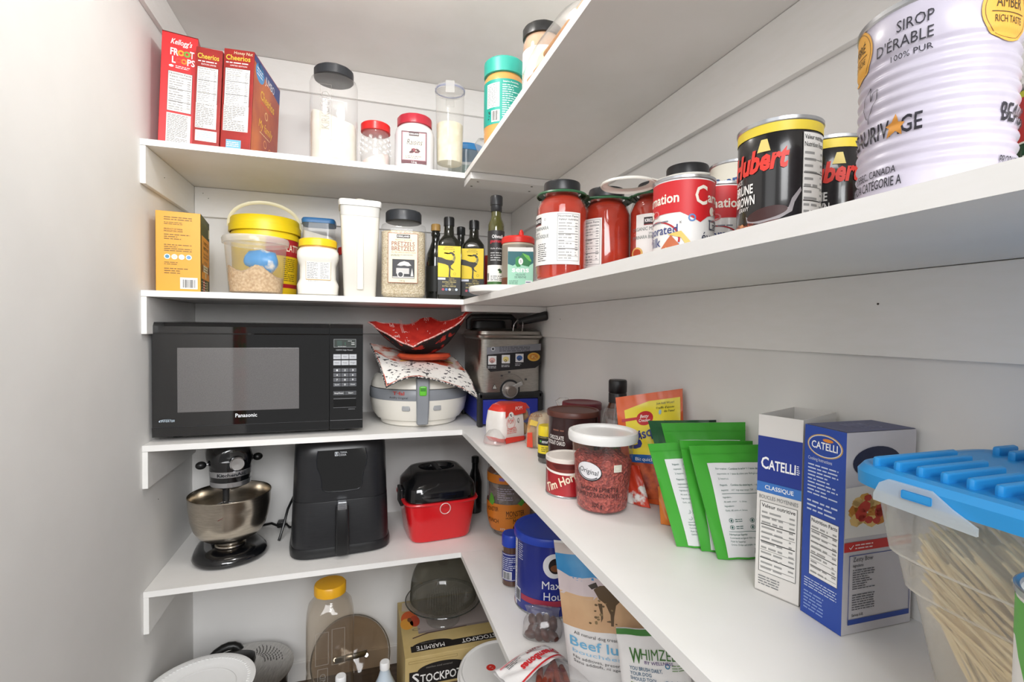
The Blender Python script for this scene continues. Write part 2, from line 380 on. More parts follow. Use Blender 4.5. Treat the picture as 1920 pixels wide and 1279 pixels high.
art(t, [Rc(GRAD, .002, .002, .21, .258, 0), Pg('#2B3F86', [(.002, .258), (.21, .258), (.21, .215), (.002, .243)], 1), El('#4A9AD9', .045, .228, .033, .024), Ln('#FFFFFF', .022, .217, .07, .24, 3, 3, 2), Tx('#FFFFFF', 'JUMBO', .085, .222, .02, .075, bold=.03),
        Tx('#F3C33C', 'Cheerios', .055, .168, .023, .11, bold=.03, lv=2), Ln('#E8332B', .06, .156, .165, .162, 1, 3), El('#F3C98A', .105, .138, .012, .011, hole=.75), Tx('#F3C33C', 'My family', .05, .092, .022, .11, shear=.2), Ln('#F3E0B0', .06, .078, .15, .083, 1, 5),
        El('#E8A05A', .105, .06, .012, .011, hole=.75), El('#E8A05A', .145, .05, .011, .01, hole=.75), El('#C93A26', .13, .022, .012, .012)], sd, 'side_panel')
# big flour jar
def sq_jar(name, label, x, y, z, w, h, hn, lr, off=0, wall=None, cat='jar', n=4.2, group=None, d=None):
    """squarish wide-mouth jar: wall part; returns thing"""
    t = thing(name, label, cat, (x, y, z + E4), face(x, y, off), group); r = w / 2; ry = (d or w) / 2
    obj('jar_wall', loft([(0, r * .9, ry * .9, n), (.006, r * .985, ry * .985, n), (.014, r, ry, n), (hn * .5, r, ry, n), (hn - .03, r, ry, n), (hn - .014, r * .95, ry * .95, n * .8), (hn - .003, lr * 1.02, lr * 1.02, 2.2), (hn, lr * .97, lr * .97, 2), (hn + .01, lr * .97, lr * .97, 2)], 56, (1, 0)), wall or CLEAR(), t, 50)
    return t
JB = P('#2B2E33', .38)
FLOUR = N('#DEDAD0', '#D2CDC1', 30, .95, 0, .15, name='flour')
t = sq_jar('flour_jar', 'large clear plastic jar of white flour with black lid, on the top shelf', -.362, .085, ZA, .128, .275, .247, .05, wall=CLEAR(haze=.07))
b = loft([(.004, .056, .056, 4), (.012, .0605, .0605, 4.2), (.1, .0605, .0605, 4.2), (.118, .06, .06, 4.2), (.119, .001, .001, 2)], 48)
for v in b.verts:
    if v.co.z > .09: v.co.z += -.28 * v.co.x + .006 * sin(v.co.y * 90)
obj('flour', b, FLOUR, t)
cap_(t, [(.246, .0515), (.247, .053), (.269, .053), (.272, .05), (.273, .001)], JB, ridges=60)
art(t, [Tx(CLEAR(haze=.5, hazecol='#A9A6A0'), 'KIRKLAND', -.012, .085, .02, .1, rot=90), Fr(CLEAR(haze=.35, hazecol='#B9B6B0'), -.036, .055, -.006, .205, .0015)], flat((0, -.064, 0)), 'embossing')
t = thing('glass_jar', 'small pressed-glass jar with bright red lid between flour jar and raisins', 'jar', (-.2475, .075, ZA + E4), face(-.2475, .075))
obj('jar_wall', lathe([(0, .036), (.004, .04), (.05, .0425), (.085, .0415), (.1, .037), (.107, .0365), (.118, .0365)], 40, (1, 0)), CLEAR(haze=.12, refl=1.3), t, 50)
b = bmesh.new()
for k in range(9):
    a = -1.3 + k * .32
    for j in range(3): ball((.0418 * sin(a), -.0418 * cos(a), .045 + j * .016 + (k % 2) * .008), .0062, b, 1, (1, .35, 1.25))
obj('pressed_pattern', b, CLEAR(haze=.2, refl=1.6), t)
b = lathe([(.003, .035), (.006, .038), (.034, .039), (.035, .001)], 32)
for v in b.verts:
    if v.co.z > .03: v.co.z += .35 * v.co.x
obj('pink_powder', b, N('#EFE2DC', '#E4CFC8', 60, .95, name='powder'), t)
cap_(t, [(.108, .0385), (.109, .041), (.129, .041), (.132, .038), (.1325, .001)], P('#D8201E', .3), ridges=50)
t = sq_jar('raisin_jar', 'white plastic jar of raisins with raspberry red lid and bordered cream label', -.136, .075, ZA, .114, .165, .137, .046, wall=P('#D8D7D9', .25), n=3.6)
cap_(t, [(.137, .0475), (.138, .05), (.16, .05), (.164, .047), (.165, .001)], P('#B92C3D', .32), ridges=60)
art(t, [Rc('#5B1322', -.037, .016, .034, .107, 0), Rc('#B98F97', -.035, .025, .032, .104, 1), Rc('#EFE6CF', -.032, .027, .029, .102, 2), Rc('#3A1017', -.016, .094, .012, .105, 3), Tx('#FFFFFF', 'KIRKLAND', -.0145, .0975, .004, .025, lv=4, bold=.02),
        Tx('#2B1116', 'Raisins', -.022, .069, .0155, .044, lv=3, shear=.25), Blobs(['#6B1826', '#8E3440', '#4A0F1A'], -.018, .043, .018, .062, 7, .0055, 3, 3), Ln('#7B6A60', -.026, .03, .024, .039, 2, 4, 3), Tx('#FFFFFF', '1.5 kg', -.001, .0175, .006, .014, 'c', lv=3)], flat((0, -.0572, 0)), 'label')
b = bmesh.new(); rd = random.Random(5)
# tall locking canister
t = thing('canister', 'tall slim clear canister with clip-lock lid and blue seal, half full of cream meal', 'canister', (-.036, .048, ZA + E4), face(-.036, .048))
obj('canister_wall', lathe([(0, .036), (.004, .0375), (.05, .0385), (.235, .042), (.245, .042)], 40, (1, 0)), CLEAR(haze=.13, hazecol='#EFEFE6'), t, 50)
obj('cream_meal', lathe([(.036, .036), (.037, .037), (.148, .0385), (.156, .02), (.158, .001)], 36), N('#EDE7D2', '#E2D9BE', 50, .95, name='cream_meal'), t)
obj('lid', lathe([(.243, .0425), (.244, .0445), (.256, .0445), (.257, .039), (.252, .037), (.251, .001)], 40), CLEAR(haze=.3), t)
obj('seal', tube([(.0425 * cos(a * pi / 16), .0425 * sin(a * pi / 16), .25) for a in range(32)], .0018, 6, True), P('#5C74B8', .4), t)
for a in (0, pi):
    c = obj('clip', box(-.013, -.0485, .225, .013, -.0455, .259, .001), CLEAR(haze=.35), t); c.rotation_euler.z = a
t = thing('storage_tub', 'round clear storage tub with bright blue lid behind the slim canister', 'tub', (.045, .2, ZA + E4)); t.scale.z = 1.45
obj('tub_wall', lathe([(0, .05), (.003, .055), (.085, .062)], 36, (1, 0)), CLEAR(haze=.35, hazecol='#C8D4D4'), t, 50)
obj('lid', lathe([(.083, .064), (.093, .065), (.098, .06), (.099, .001)], 36), P('#2E86C9', .4), t)
obj('contents', lathe([(.004, .05), (.05, .055), (.052, .001)], 30), P('#9DB2AE', .9), t)
t = thing('plastic_bag', 'crumpled clear bag tied with a tan twist, between slim canister and peanut butter', 'bag', (.075, .04, ZA + E4))
def crumple(secs, seed, amp, seg=28):
    b = loft(secs, seg); rd = random.Random(seed); ph = [(rd.uniform(40, 130), rd.uniform(40, 130), rd.uniform(40, 130), rd.random() * 6) for _ in range(5)]
    for v in b.verts:
        d = sum(sin(v.co.x * p[0] + v.co.y * p[1] + v.co.z * p[2] + p[3]) for p in ph) / 5 * amp; q = Vector((v.co.x, v.co.y, 0))
        if q.length > 1e-4: v.co += q.normalized() * d
        v.co.z += (d * .3 if v.co.z > .004 else 0)
    return b
obj('bag_film', crumple([(0, .03, .03, 2), (.01, .045, .045, 2), (.03, .048, .046, 2), (.05, .03, .03, 2), (.06, .01, .01, 2), (.075, .022, .02, 2), (.1, .034, .028, 2), (.118, .03, .02, 2)], 4, .012), CLEAR(haze=.16, refl=1.5, rough=.12), t, 70)
obj('twist_tie', lathe([(.056, .011), (.066, .011)], 14), P('#C9A35E', .5), t)
# peanut butter
t = thing('peanut_butter_jar', 'peanut butter jar with teal screw lid and teal label near the shelf corner', 'jar', (.054, -.218, ZA + E4), face(.054, -.218, -2))
PB = P('#D39A52', .3, coat=.3)
obj('jar_wall', lathe([(0, .044), (.004, .048), (.03, .0495), (.034, .0485), (.04, .0495), (.15, .0495), (.163, .048), (.17, .044), (.178, .044)], 56), PB, t, 50)
cap_(t, [(.171, .0475), (.172, .0495), (.205, .0495), (.209, .046), (.2095, .001)], P('#2FA796', .4), ridges=70)
mp = around(.0495)
art(t, [Rc('#1E9C8C', -.09, .045, .09, .152, 0), Rc('#F2F2EE', -.045, .085, -.009, .143, 1), Ln('#6C7673', -.043, .087, -.011, .141, 14, 3, 2), Ln('#D8F0EC', -.002, .06, .05, .14, 15, 6, 1), Tx('#FFFFFF', 'beurre d’arachide', 0, .143, .004, .04), Rc('#F7F7F4', -.03, .05, -.008, .078, 1), Bars(-.028, .053, -.01, .076, 2), Blobs(['#2A3A3A'], -.043, .05, -.032, .08, 8, .003, 2, 1)], mp, 'label', .006)
t = thing('condiment_jar', 'glass jar with black lid and white and yellow label, right of peanut butter', 'jar', (.086, -.402, ZA + E4), face(.086, -.402))
obj('jar_wall', lathe([(0, .038), (.004, .0405), (.14, .0415), (.16, .041), (.17, .037), (.18, .037)], 48), P('#B98A5E', .12, coat=.6), t, 50)
obj('jar_neck_glass', lathe([(.138, .0419), (.16, .0414), (.172, .0376)], 48, (0, 0)), CLEAR(haze=.2), t)
cap_(t, [(.173, .039), (.174, .0415), (.193, .0415), (.196, .039), (.1965, .001)], BLACK, ridges=60)
art(t, [Rc('#F3F2EE', -.09, .01, .09, .143, 0), El('#F5EFA8', .02, .09, .034, .048, 1), El('#EFD13A', .022, .085, .027, .04, 2), Rc('#D9D7D2', -.02, .07, -.012, .143, 1)], around(.0416), 'label', .006)
t = thing('biscuit_bag', 'clear bag of golden wafer sticks lying at the front edge of the top shelf', 'bag', (.038, -.62, ZA + E4), R_(4))
film = CLEAR(haze=.1, refl=1.4, rough=.1)
obj('bag_film', crumple([(0, .03, .12, 3), (.006, .034, .13, 3), (.04, .033, .125, 3), (.058, .026, .1, 3), (.066, .006, .085, 3)], 9, .006), film, t, 70)
for k, (x, y, z, a) in enumerate(((-.008, .02, .02, 3), (.008, .025, .02, -3), (0, .015, .036, 1), (-.004, -.03, .048, -2), (.01, -.02, .037, 4))):
    s = obj('wafer_stick', lathe([(-.08, .0075), (.08, .0075)], 14), N('#C98F45', '#B4762F', 60, .7, 0, .2, name='wafer'), t); s.location = (x, y, z); s.rotation_euler = (pi / 2, 0, R_(a))
# ================================================================ SECOND SHELF
YEL = '#E3A32B'
t, fr, sd, tp = carton('tea_box', 'yellow and dark green turmeric tea box standing beside the left wall', 'box', (-.782, .035), ZB, .097, .148, .204, 7, YEL)
GR = '#23392A'
pr = [Ln('#7D5A18', .018, .181, .085, .192, 2, 1), Ln('#7D5A18', .018, .17, .062, .178, 2, 2), Tx('#5A4313', 'PRODUCT OF INDIA', .018, .1575, .0035, .04, bold=.02), Tx('#5A4313', "PRODUIT DE L'INDE", .018, .152, .0035, .04, bold=.02), Ln('#7D5A18', .018, .132, .08, .148, 3, 3), Ln('#7D5A18', .018, .102, .084, .122, 4, 4)]
for i, c in enumerate(('#4F90B4', '#EADFC8', '#C9D9E4', '#6E9FD0')): pr += [El('#F7F3E6', .0245 + i * .0155, .089, .0066), El(c, .0245 + i * .0155, .089, .0046, lv=2)]
pr += [Ln('#7D5A18', .018, .068, .05, .077, 2, 5), Ln('#7D5A18', .018, .045, .082, .062, 3, 6), Rc('#F6F6F4', .052, .008, .09, .037, 1), Bars(.057, .011, .086, .032, 2)]
art(t, pr, fr, 'printed_panel')
art(t, [Rc(GR, 0, 0, .148, .204, 0), Tx('#6E7F4A', 'VAHDAM', .06, .182, .009, .055), Rc('#E59B35', .012, .038, .142, .152, 1), Tx('#33301A', 'TURMERIC TEA', .04, .132, .0085, .085, bold=.03), Tx('#33301A', 'VARIETY PACK', .04, .118, .0085, .085, bold=.03), Tx('#4A3A16', 'TISANE AU CURCUMA', .04, .104, .0055, .085), Tx('#4A3A16', 'EMBALLAGE VARIÉTÉ', .04, .095, .0055, .085), Ln('#4A3A16', .05, .08, .11, .088, 2, 3, 2),
        Rc('#EFE8D4', .018, .058, .132, .076, 2), Ln('#5A4A2A', .05, .06, .115, .074, 2, 6, 3), El('#6B3F1A', .028, .067, .012, lv=3), El('#6B3F1A', .125, .067, .012, lv=3), El('#C9D2C4', .08, .049, .009, .008, 2), Rc('#C23A30', .035, .004, .062, .036, 2), Ln('#FFFFFF', .037, .006, .06, .034, 4, 8, 3), Ln('#E8E8E0', .012, .006, .03, .034, 4, 9, 2), Ln('#E8E8E0', .066, .006, .09, .034, 4, 10, 2), Rc('#BDB08A', .094, .004, .115, .034, 2), Ln('#3A3A2A', .096, .006, .113, .032, 4, 2, 3), Rc('#E9E6DA', .128, .16, .142, .185, 2)], sd, 'side_panel')
# yellow bucket behind the tub
t = thing('bucket', 'large yellow plastic bucket with snap lid and translucent bail handle', 'bucket', (-.568, .262, ZB + E4), face(-.568, .262))
YB_ = P('#F3D417', .38, sss=.05)
obj('bucket_body', lathe([(0, .084), (.004, .087), (.175, .0935), (.176, .096), (.19, .096), (.191, .0935), (.205, .094)], 56, (1, 0)), YB_, t)
obj('lid', lathe([(.195, .097), (.196, .1005), (.217, .1005), (.218, .097), (.236, .096), (.24, .093), (.241, .088), (.237, .086), (.237, .001)], 64, (0, 1)), YB_, t)
art(t, [Rc('#F0CB1A', .0, .006, .12, .15, 0), Rc('#B3202A', -.0, .125, .12, .175, 1), Rc('#B3202A', 0, .03, .12, .042, 1), Tx('#F7E9D0', 'LATTE', .06, .14, .02, .06, bold=.03), Ln('#6A5A10', .05, .05, .1, .12, 12, 3, 1)], around(lambda z: .087 + z * .04), 'label', .008)
hb = [(.0985 * cos(a), -.004 - .03 * sin(a), .212 + .074 * sin(a) ** .8) for a in [pi * i / 20 for i in range(21)]]
obj('bail_handle', tube(hb, .004, 8, flat=(.0016, .0052)), P('#EFE9C8', .4, sss=.1), t)
# sugar tub in front of the bucket
t = thing('sugar_tub', 'round clear tub of brown sugar with a blue bag inside, in front of yellow bucket', 'tub', (-.5615, .081, ZB + E4), face(-.5615, .081))
tr_ = lambda z: .0655 + .0115 * z / .15
obj('tub_wall', lathe([(0, .06), (.003, .0655), (.14, .077)], 48, (1, 0)), CLEAR(haze=.13), t, 50)
obj('rim', lathe([(.135, .078), (.136, .082), (.148, .083), (.153, .081), (.154, .075), (.146, .074), (.144, .001)], 56, (0, 1)), CLEAR(haze=.45), t)
b = lathe([(.004, .058), (.007, .0635), (.045, .0668), (.062, .068), (.066, .05), (.068, .03), (.069, .001)], 48); rd = random.Random(3)
for v in b.verts:
    if v.co.z > .055: v.co.z += .012 * sin(v.co.x * 70 + 1) - .12 * v.co.x + rd.uniform(-.003, .003)
obj('brown_sugar', b, N('#D8BC94', '#B9966A', 160, .95, 0, .7, name='brown_sugar', dist=.004), t)
b = crumple([(-.04, .012, .01, 2), (-.034, .024, .016, 2), (0, .031, .021, 2), (.03, .026, .018, 2), (.042, .01, .008, 2)], 5, .008, 24); xf(b, Matrix.Translation((.012, -.02, .092)) @ Matrix.Rotation(R_(100), 4, 'Y') @ Matrix.Rotation(R_(20), 4, 'X'))
obj('blue_bag', b, N('#2F8FD0', '#E6E2DA', 14, .3, lo=.47, hi=.53, name='blue_film'), t, 60, label='crinkled blue and white bag inside')
t = thing('powder_container', 'clear square container of white powder with dark blue lid, behind milk powder jar', 'container', (-.4125, .255, ZB + E4))
obj('container_wall', loft([(0, .044, .044, 6), (.004, .046, .046, 6), (.238, .0465, .0465, 6)], 40, (1, 0)), CLEAR(haze=.14, hazecol='#D5DDE2'), t, 50)
b = loft([(.003, .043, .043, 6), (.2, .0445, .0445, 6), (.202, .001, .001, 2)], 32)
for v in b.verts:
    if v.co.z > .19: v.co.z += -.25 * v.co.x
obj('white_powder', b, FLOUR, t)
obj('lid', loft([(.234, .049, .049, 6), (.244, .050, .050, 6), (.249, .047, .047, 6)], 40), P('#2F6FA8', .4), t)
t = thing('red_lid_jar', 'white jar with red lid, mostly hidden behind the tall white container', 'jar', (-.3155, .295, ZB + E4))
obj('jar_wall', lathe([(0, .036), (.004, .04), (.13, .042), (.15, .04)], 32), CLEAR(haze=.6, hazecol='#EDE8E4'), t); obj('contents', lathe([(.004, .035), (.11, .039)], 28), FLOUR, t)
cap_(t, [(.148, .042), (.149, .0445), (.17, .0445), (.173, .042), (.174, .001)], P('#C9302A', .35))
# milk powder
t = thing('milk_powder_jar', 'waisted white plastic jar with yellow lid and back label, before dark blue lid', 'jar', (-.402, .07, ZB + E4), face(-.402, .07))
MP = P('#E0DDD4', .32, sss=.08); q = 5
obj('jar_wall', loft([(0, .045, .045, q), (.004, .052, .052, q), (.028, .0545, .0545, q), (.035, .052, .052, q), (.045, .0475, .0475, q), (.083, .0475, .0475, q), (.096, .0525, .0525, q), (.106, .0545, .0545, q), (.12, .0535, .0535, q), (.13, .049, .049, 3), (.133, .046, .046, 2)], 56), MP, t, 50)
obj('amber_neck', lathe([(.1325, .047), (.136, .047)], 40), P('#C9974A', .3), t)
cap_(t, [(.136, .047), (.137, .05), (.154, .05), (.157, .047), (.1575, .001)], P('#F2C91E', .38), ridges=60)
art(t, [Rc('#C7A35E', -.031, .042, .032, .096, 0), Rc('#E9E7E2', -.03, .044, .031, .095, 1), Ln('#5E5E5E', -.028, .046, .002, .09, 12, 2, 2), Ln('#777777', .005, .046, .029, .09, 12, 3, 2), Rc('#E0DDD4', -.028, .03, .028, .041, 0), Bars(-.026, .031, .002, .04, 1), Ln('#555555', .01, .031, .026, .038, 1, 7, 1)], flat((0, -.0496, 0)), 'label')
# tall white container
t = thing('pour_container', 'tall tapered white plastic container with overhanging lid and thumb tab', 'container', (-.2905, .072, ZB + E4), face(-.2905, .072, 2))
MILK = P('#DDDAD1', .35, sss=.15)
obj('container_body', loft([(0, .041, .038, 8), (.004, .0435, .04, 8), (.2, .052, .047, 8), (.255, .0545, .05, 8)], 56), MILK, t, 45)
obj('translucent_band', loft([(.225, .0536, .0492, 8), (.254, .055, .0505, 8)], 56, (0, 0)), P('#C4C3BE', .4), t)
obj('groove', box(-.009, -.0475, .02, .009, -.041, .21, .003), MILK, t)
obj('lid', loft([(.253, .0575, .053, 8), (.266, .059, .0545, 8), (.2695, .057, .0525, 8), (.27, .03, .03, 4)], 56), P('#E6E6E4', .35), t)
obj('thumb_tab', tube([(.018 * cos(a), -.0535, .262 + .008 * sin(a)) for a in [pi * i / 12 for i in range(13)]], .0014, 6), MILK, t)
# pretzel jar
t = sq_jar('grain_jar', 'large clear jar of pale grain with black lid and cream pretzel label', -.166, .078, ZB, .132, .258, .225, .0475, n=4.4, wall=CLEAR(haze=.06))
obj('grain', loft([(.003, .055, .055, 4), (.012, .0625, .0625, 4.4), (.19, .0625, .0625, 4.4), (.194, .05, .05, 3), (.195, .001, .001, 2)], 48), N('#E6DAC0', '#C6B491', 330, .9, 0, .8, kind='v', lo=.1, hi=.9, name='grain', dist=.003), t)
cap_(t, [(.225, .05), (.226, .0515), (.251, .0515), (.256, .048), (.2565, .001)], JB, ridges=60)
art(t, [Rc('#A4562F', -.043, .042, .04, .183, 0), Rc('#EFE3C4', -.0415, .0435, .0385, .1815, 1), Rc('#2A1414', -.019, .169, .018, .179, 2), Tx('#FFFFFF', 'KIRKLAND', -.017, .1718, .0045, .033, lv=3, bold=.03), Tx('#A4602F', 'PEANUT BUTTER', -.0225, .1615, .004, .045, lv=2), Tx('#8E3A22', 'PRETZELS', -.033, .147, .0115, .064, bold=.02), Tx('#8E3A22', 'BRETZELS', -.033, .1335, .0115, .064, bold=.02), Tx('#A4602F', 'AU BEURRE D’ARACHIDE', -.034, .1265, .004, .068), Ln('#4A3A2A', -.035, .117, .035, .123, 2, 5, 2),
        Rc('#1E1E22', -.031, .055, .031, .109, 2), Pg('#D8D6D2', [(-.018, .092), (-.01, .1), (.002, .104), (.014, .101), (.022, .092), (.012, .09), (.002, .092), (-.008, .09)], 3), Rc('#C9C7C4', -.02, .068, .016, .084, 3), Rc('#34343A', -.016, .084, .014, .089, 3), El('#D8D6D2', -.008, .066, .0095, lv=4), El('#2A2A2E', -.008, .066, .0065, lv=5), Pg('#D8D6D2', [(.02, .062), (.024, .085), (.028, .062)], 3), Rc('#BFBDBA', -.03, .056, .03, .06, 3), Tx('#3A2A1A', '1.36 kg', -.004, .046, .005, .016, 'c')], flat((0, -.0663, 0)), 'label')
# olive oil
OIL = P('#15170F', .08, spec=.6, coat=.5)
def oil_bottle(label, x, y, off):
    t = thing('olive_oil_bottle', label, 'bottle', (x, y, ZB + E4), face(x, y, off), 'square olive oil bottles')
    obj('bottle_glass', loft([(0, .031, .031, 7), (.004, .035, .035, 7), (.15, .035, .035, 7), (.172, .033, .033, 5), (.188, .022, .022, 2.6), (.196, .0155, .0155, 2), (.232, .0135, .0135, 2), (.236, .0145, .0145, 2)], 48), OIL, t, 50)
    cap_(t, [(.222, .0148), (.223, .0158), (.245, .0158), (.249, .0145), (.2495, .001)], P('#17181A', .3), 'cap', 24, 32)
    f = [Rc('#F2D21E', -.0335, .066, .0335, .158, 0), Tx('#6A5A12', 'ORGANIC', -.001, .152, .0035, .026, 'c'), Tx('#6A5A12', 'BIOLOGIQUE', -.001, .1465, .0035, .032, 'c'), El('#3A3416', .013, .1415, .0022),
         Pg('#26241C', [(-.0335, .125), (-.022, .123), (-.01, .118), (.004, .116), (.01, .118), (.012, .127), (.006, .135), (-.004, .138), (-.014, .1385), (-.0165, .136), (-.006, .134), (.002, .14), (.009, .14), (.0155, .134), (.018, .124), (.015, .111), (.009, .104), (.004, .1), (.006, .093), (.012, .089), (.0135, .0865), (.006, .089), (.0035, .0925), (.003, .07), (.0055, .0665), (-.002, .0665), (-.0005, .09), (-.003, .1), (-.012, .104), (-.0335, .108)], 1)]
    for k in range(6): f.append(Pg('#D9C96A', [(.006 + k * .0012, .118 + k * .0022), (.0155 + k * .0002, .112 + k * .0032), (.0155, .1135 + k * .0032), (.0065 + k * .0012, .119 + k * .0022)], 2))
    f += [El('#B9A21C', .016, .076, .004, hole=.7), Rc('#202122', -.0335, .014, .0335, .066, 0), Rc('#D9DDEA', -.0335, .058, -.011, .064, 1), Tx('#C9B25E', 'TERRA', -.001, .06, .003, .016, lv=1), Tx('#C9B25E', 'DELYSSA', -.001, .0555, .003, .022, lv=1), Tx('#D8C67A', 'EXTRA VIRGIN', 0, .0495, .0038, .04, 'c', bold=.02), Tx('#D8C67A', 'OLIVE OIL', 0, .044, .0034, .024, 'c'), Tx('#D8C67A', 'EXTRA VIERGE', 0, .0375, .0038, .04, 'c', bold=.02)]
    for i, c in enumerate(('#B8475A', '#5E84BE', '#E6E3DA', '#4A4A48', '#CFDCEA')): f.append(El(c, -.018 + i * .0098, .0295, .0038, lv=1))
    art(t, f, flat((0, -.0352, 0)), 'label')
oil_bottle('dark square olive oil bottle with yellow and black label, right beside the grain jar', -.0325, .066, 3)
oil_bottle('dark square olive oil bottle with yellow label, partly hidden by a tall slim oil bottle', .0495, .085, -6)
t = thing('vinegar_bottle', 'round dark bottle with tan cap half hidden behind the left olive oil bottle', 'bottle', (-.058, .165, ZB + E4))
obj('bottle_glass', lathe([(0, .026), (.004, .03), (.12, .031), (.15, .028), (.172, .019), (.19, .013), (.206, .0125), (.21, .0145), (.218, .0145), (.221, .0125), (.235, .0125)], 40), P('#1A1C18', .1, coat=.6), t, 50)
cap_(t, [(.224, .0135), (.225, .0148), (.243, .0148), (.246, .013), (.2465, .001)], P('#B08A4C', .45), 'cap', 20, 28)
obj('grey_label', lathe([(.03, .0312), (.11, .0317)], 40, (0, 0)), P('#2D2E2C', .5), t)
t = thing('sauce_bottle', 'thin black-capped dark bottle behind and between the two olive oil bottles', 'bottle', (.032, .205, ZB + E4))
obj('bottle_glass', lathe([(0, .022), (.004, .025), (.15, .026), (.185, .02), (.2, .012), (.235, .012)], 32), P('#1B1D1A', .12, coat=.5), t, 50)
cap_(t, [(.225, .0135), (.226, .0142), (.249, .0142), (.2515, .012), (.252, .001)], P('#1E2022', .35), 'cap', 20, 28)
# lid lying on the joint between the boards, with things standing on it
t = thing('tub_cover', 'round white plastic tub lid lying at the inner corner of the shelf', 'lid', (.050, -.252, ZB + E4))
obj('lid_disc', lathe([(0, .07), (.001, .078), (.004, .0845), (.013, .0865), (.017, .0855), (.018, .081), (.0165, .078), (.0165, .001)], 64), P('#F4F3EF', .35), t, 30)
ZL = ZB + .0178
t = thing('flavoured_oil_bottle', 'tall slim green-glass olive oil bottle with black label standing on the white lid', 'bottle', (.046, -.188, ZL + E4), face(.046, -.188, 4))
obj('bottle_glass', lathe([(0, .018), (.003, .0212), (.14, .0212), (.165, .0208), (.18, .0145), (.187, .0128), (.225, .0128)], 40), P('#4A4A1C', .08, spec=.6, coat=.6), t, 50)
cap_(t, [(.198, .0134), (.199, .0142), (.214, .0142), (.215, .0155), (.236, .0158), (.239, .014), (.2395, .001)], P('#222326', .4), 'cap', 24, 32)
art(t, [Rc('#2B2A2B', -.04, .06, .04, .148, 0), Rc('#F1F0EC', -.04, .018, .04, .06, 0), Rc('#3C6A35', -.04, .004, .04, .018, 0), Tx('#F2F2F2', 'Olives&', -.012, .128, .0085, .03, bold=.03), Tx('#D4283A', 'gourmando', -.017, .117, .008, .036, bold=.03), Tx('#E4E4E4', "Huile d'olive", -.016, .1, .0042, .03), Ln('#BDBDBD', -.016, .07, .016, .094, 4, 3, 1), Blobs(['#3F6B34', '#67904A', '#25401F'], .0, .036, .028, .056, 5, .006, 4), Ln('#555555', -.015, .02, .02, .034, 3, 7, 1), Bars(-.03, .022, -.02, .04, 1)], around(.0213), 'label', .003)
x, y = .089, -.236
t = thing('nozzle_tub', 'round tub with red lid and pointed red nozzle behind the mint candy box', 'tub', (.0885, -.2415, ZL + E4), face(.0885, -.2415))
obj('tub_wall', lathe([(0, .036), (.003, .0385), (.105, .0395), (.112, .039)], 44), P('#C9BBA4', .4), t)
obj('lid', lathe([(.109, .0405), (.11, .0415), (.122, .0415), (.126, .038), (.127, .001)], 48), P('#D92B22', .35), t)
obj('nozzle', lathe([(.125, .008), (.133, .0065), (.139, .0062), (.146, .0025), (.1465, .0005)], 20), P('#D92B22', .35), t).location = (.008, 0, 0)
art(t, [Rc('#8E8578', -.06, .004, .07, .104, 0), Ln('#3A3530', .02, .02, .06, .1, 20, 3, 1), Rc('#6A3A22', -.06, .004, .07, .024, 1)], around(.0398), 'label', .006)
t = thing('candy_box', 'small mint green candy box with leaf print, standing on the round white lid', 'box', (.0745, -.3063, ZL + E4), face(.0745, -.3063, 2))
t.location.x -= .0; cd = P('#EDEBE6', .5)
b = bmesh.new()
for q_ in ((-.0305, 0, .0305, .0008, .082), (-.0305, .0132, .0305, .014, .094), (-.0305, .0008, -.0297, .0132, .088), (.0297, .0008, .0305, .0132, .088)): box(q_[0], q_[1], 0, q_[2], q_[3], q_[4], bm=b)
box(-.0297, .0008, 0, .0297, .0132, .0008, bm=b); obj('carton', b, cd, t)
art(t, [Rc('#A6DCC2', -.0303, .0005, .0303, .0818, 0), Pg('#12636A', [(-.0303, .0818), (-.0303, .052), (-.018, .048), (-.006, .056), (.004, .05), (.018, .047), (.0303, .055), (.0303, .0818)], 1), Pg('#2E8F45', [(-.012, .05), (-.008, .045), (.0, .046), (.001, .062), (-.004, .071), (-.012, .066)], 2), Pg('#1C7A3E', [(.002, .05), (.02, .046), (.026, .058), (.02, .072), (.006, .079), (-.001, .07)], 2), Pg('#6BBF4A', [(.004, .078), (.02, .072), (.0265, .058), (.02, .06), (.01, .07)], 3), El('#F6F6F4', .0005, .0585, .0055, .008, 4), Tx('#555555', 'S', .0005, .0555, .006, al='c', lv=5),
        Tx('#FFFFFF', 'sens', 0, .033, .0125, .041, 'c', bold=.05), Tx('#3F5A50', 'VELOUTÉ', 0, .0245, .0045, .023, 'c'), Tx('#3F5A50', 'DE MENTHE', 0, .0185, .0045, .027, 'c'), Ln('#5F8474', -.027, .004, -.002, .014, 3, 2, 2), Rc('#EEF1F0', .012, .006, .0275, .013, 2), Ln('#4A4E86', .013, .007, .0268, .012, 1, 5, 3)], flat(), 'printed_panel')
t, fr, sd, tp = carton('red_packet', 'dark red box corner peeking out behind the nozzle tub', 'box', (.12, .12), ZB, .09, .03, .165, 0, '#A02A28', ry=-24)
t.location.z += .03
t.location = (.135, .2, ZB + E4); t.rotation_euler = (0, 0, R_(38))
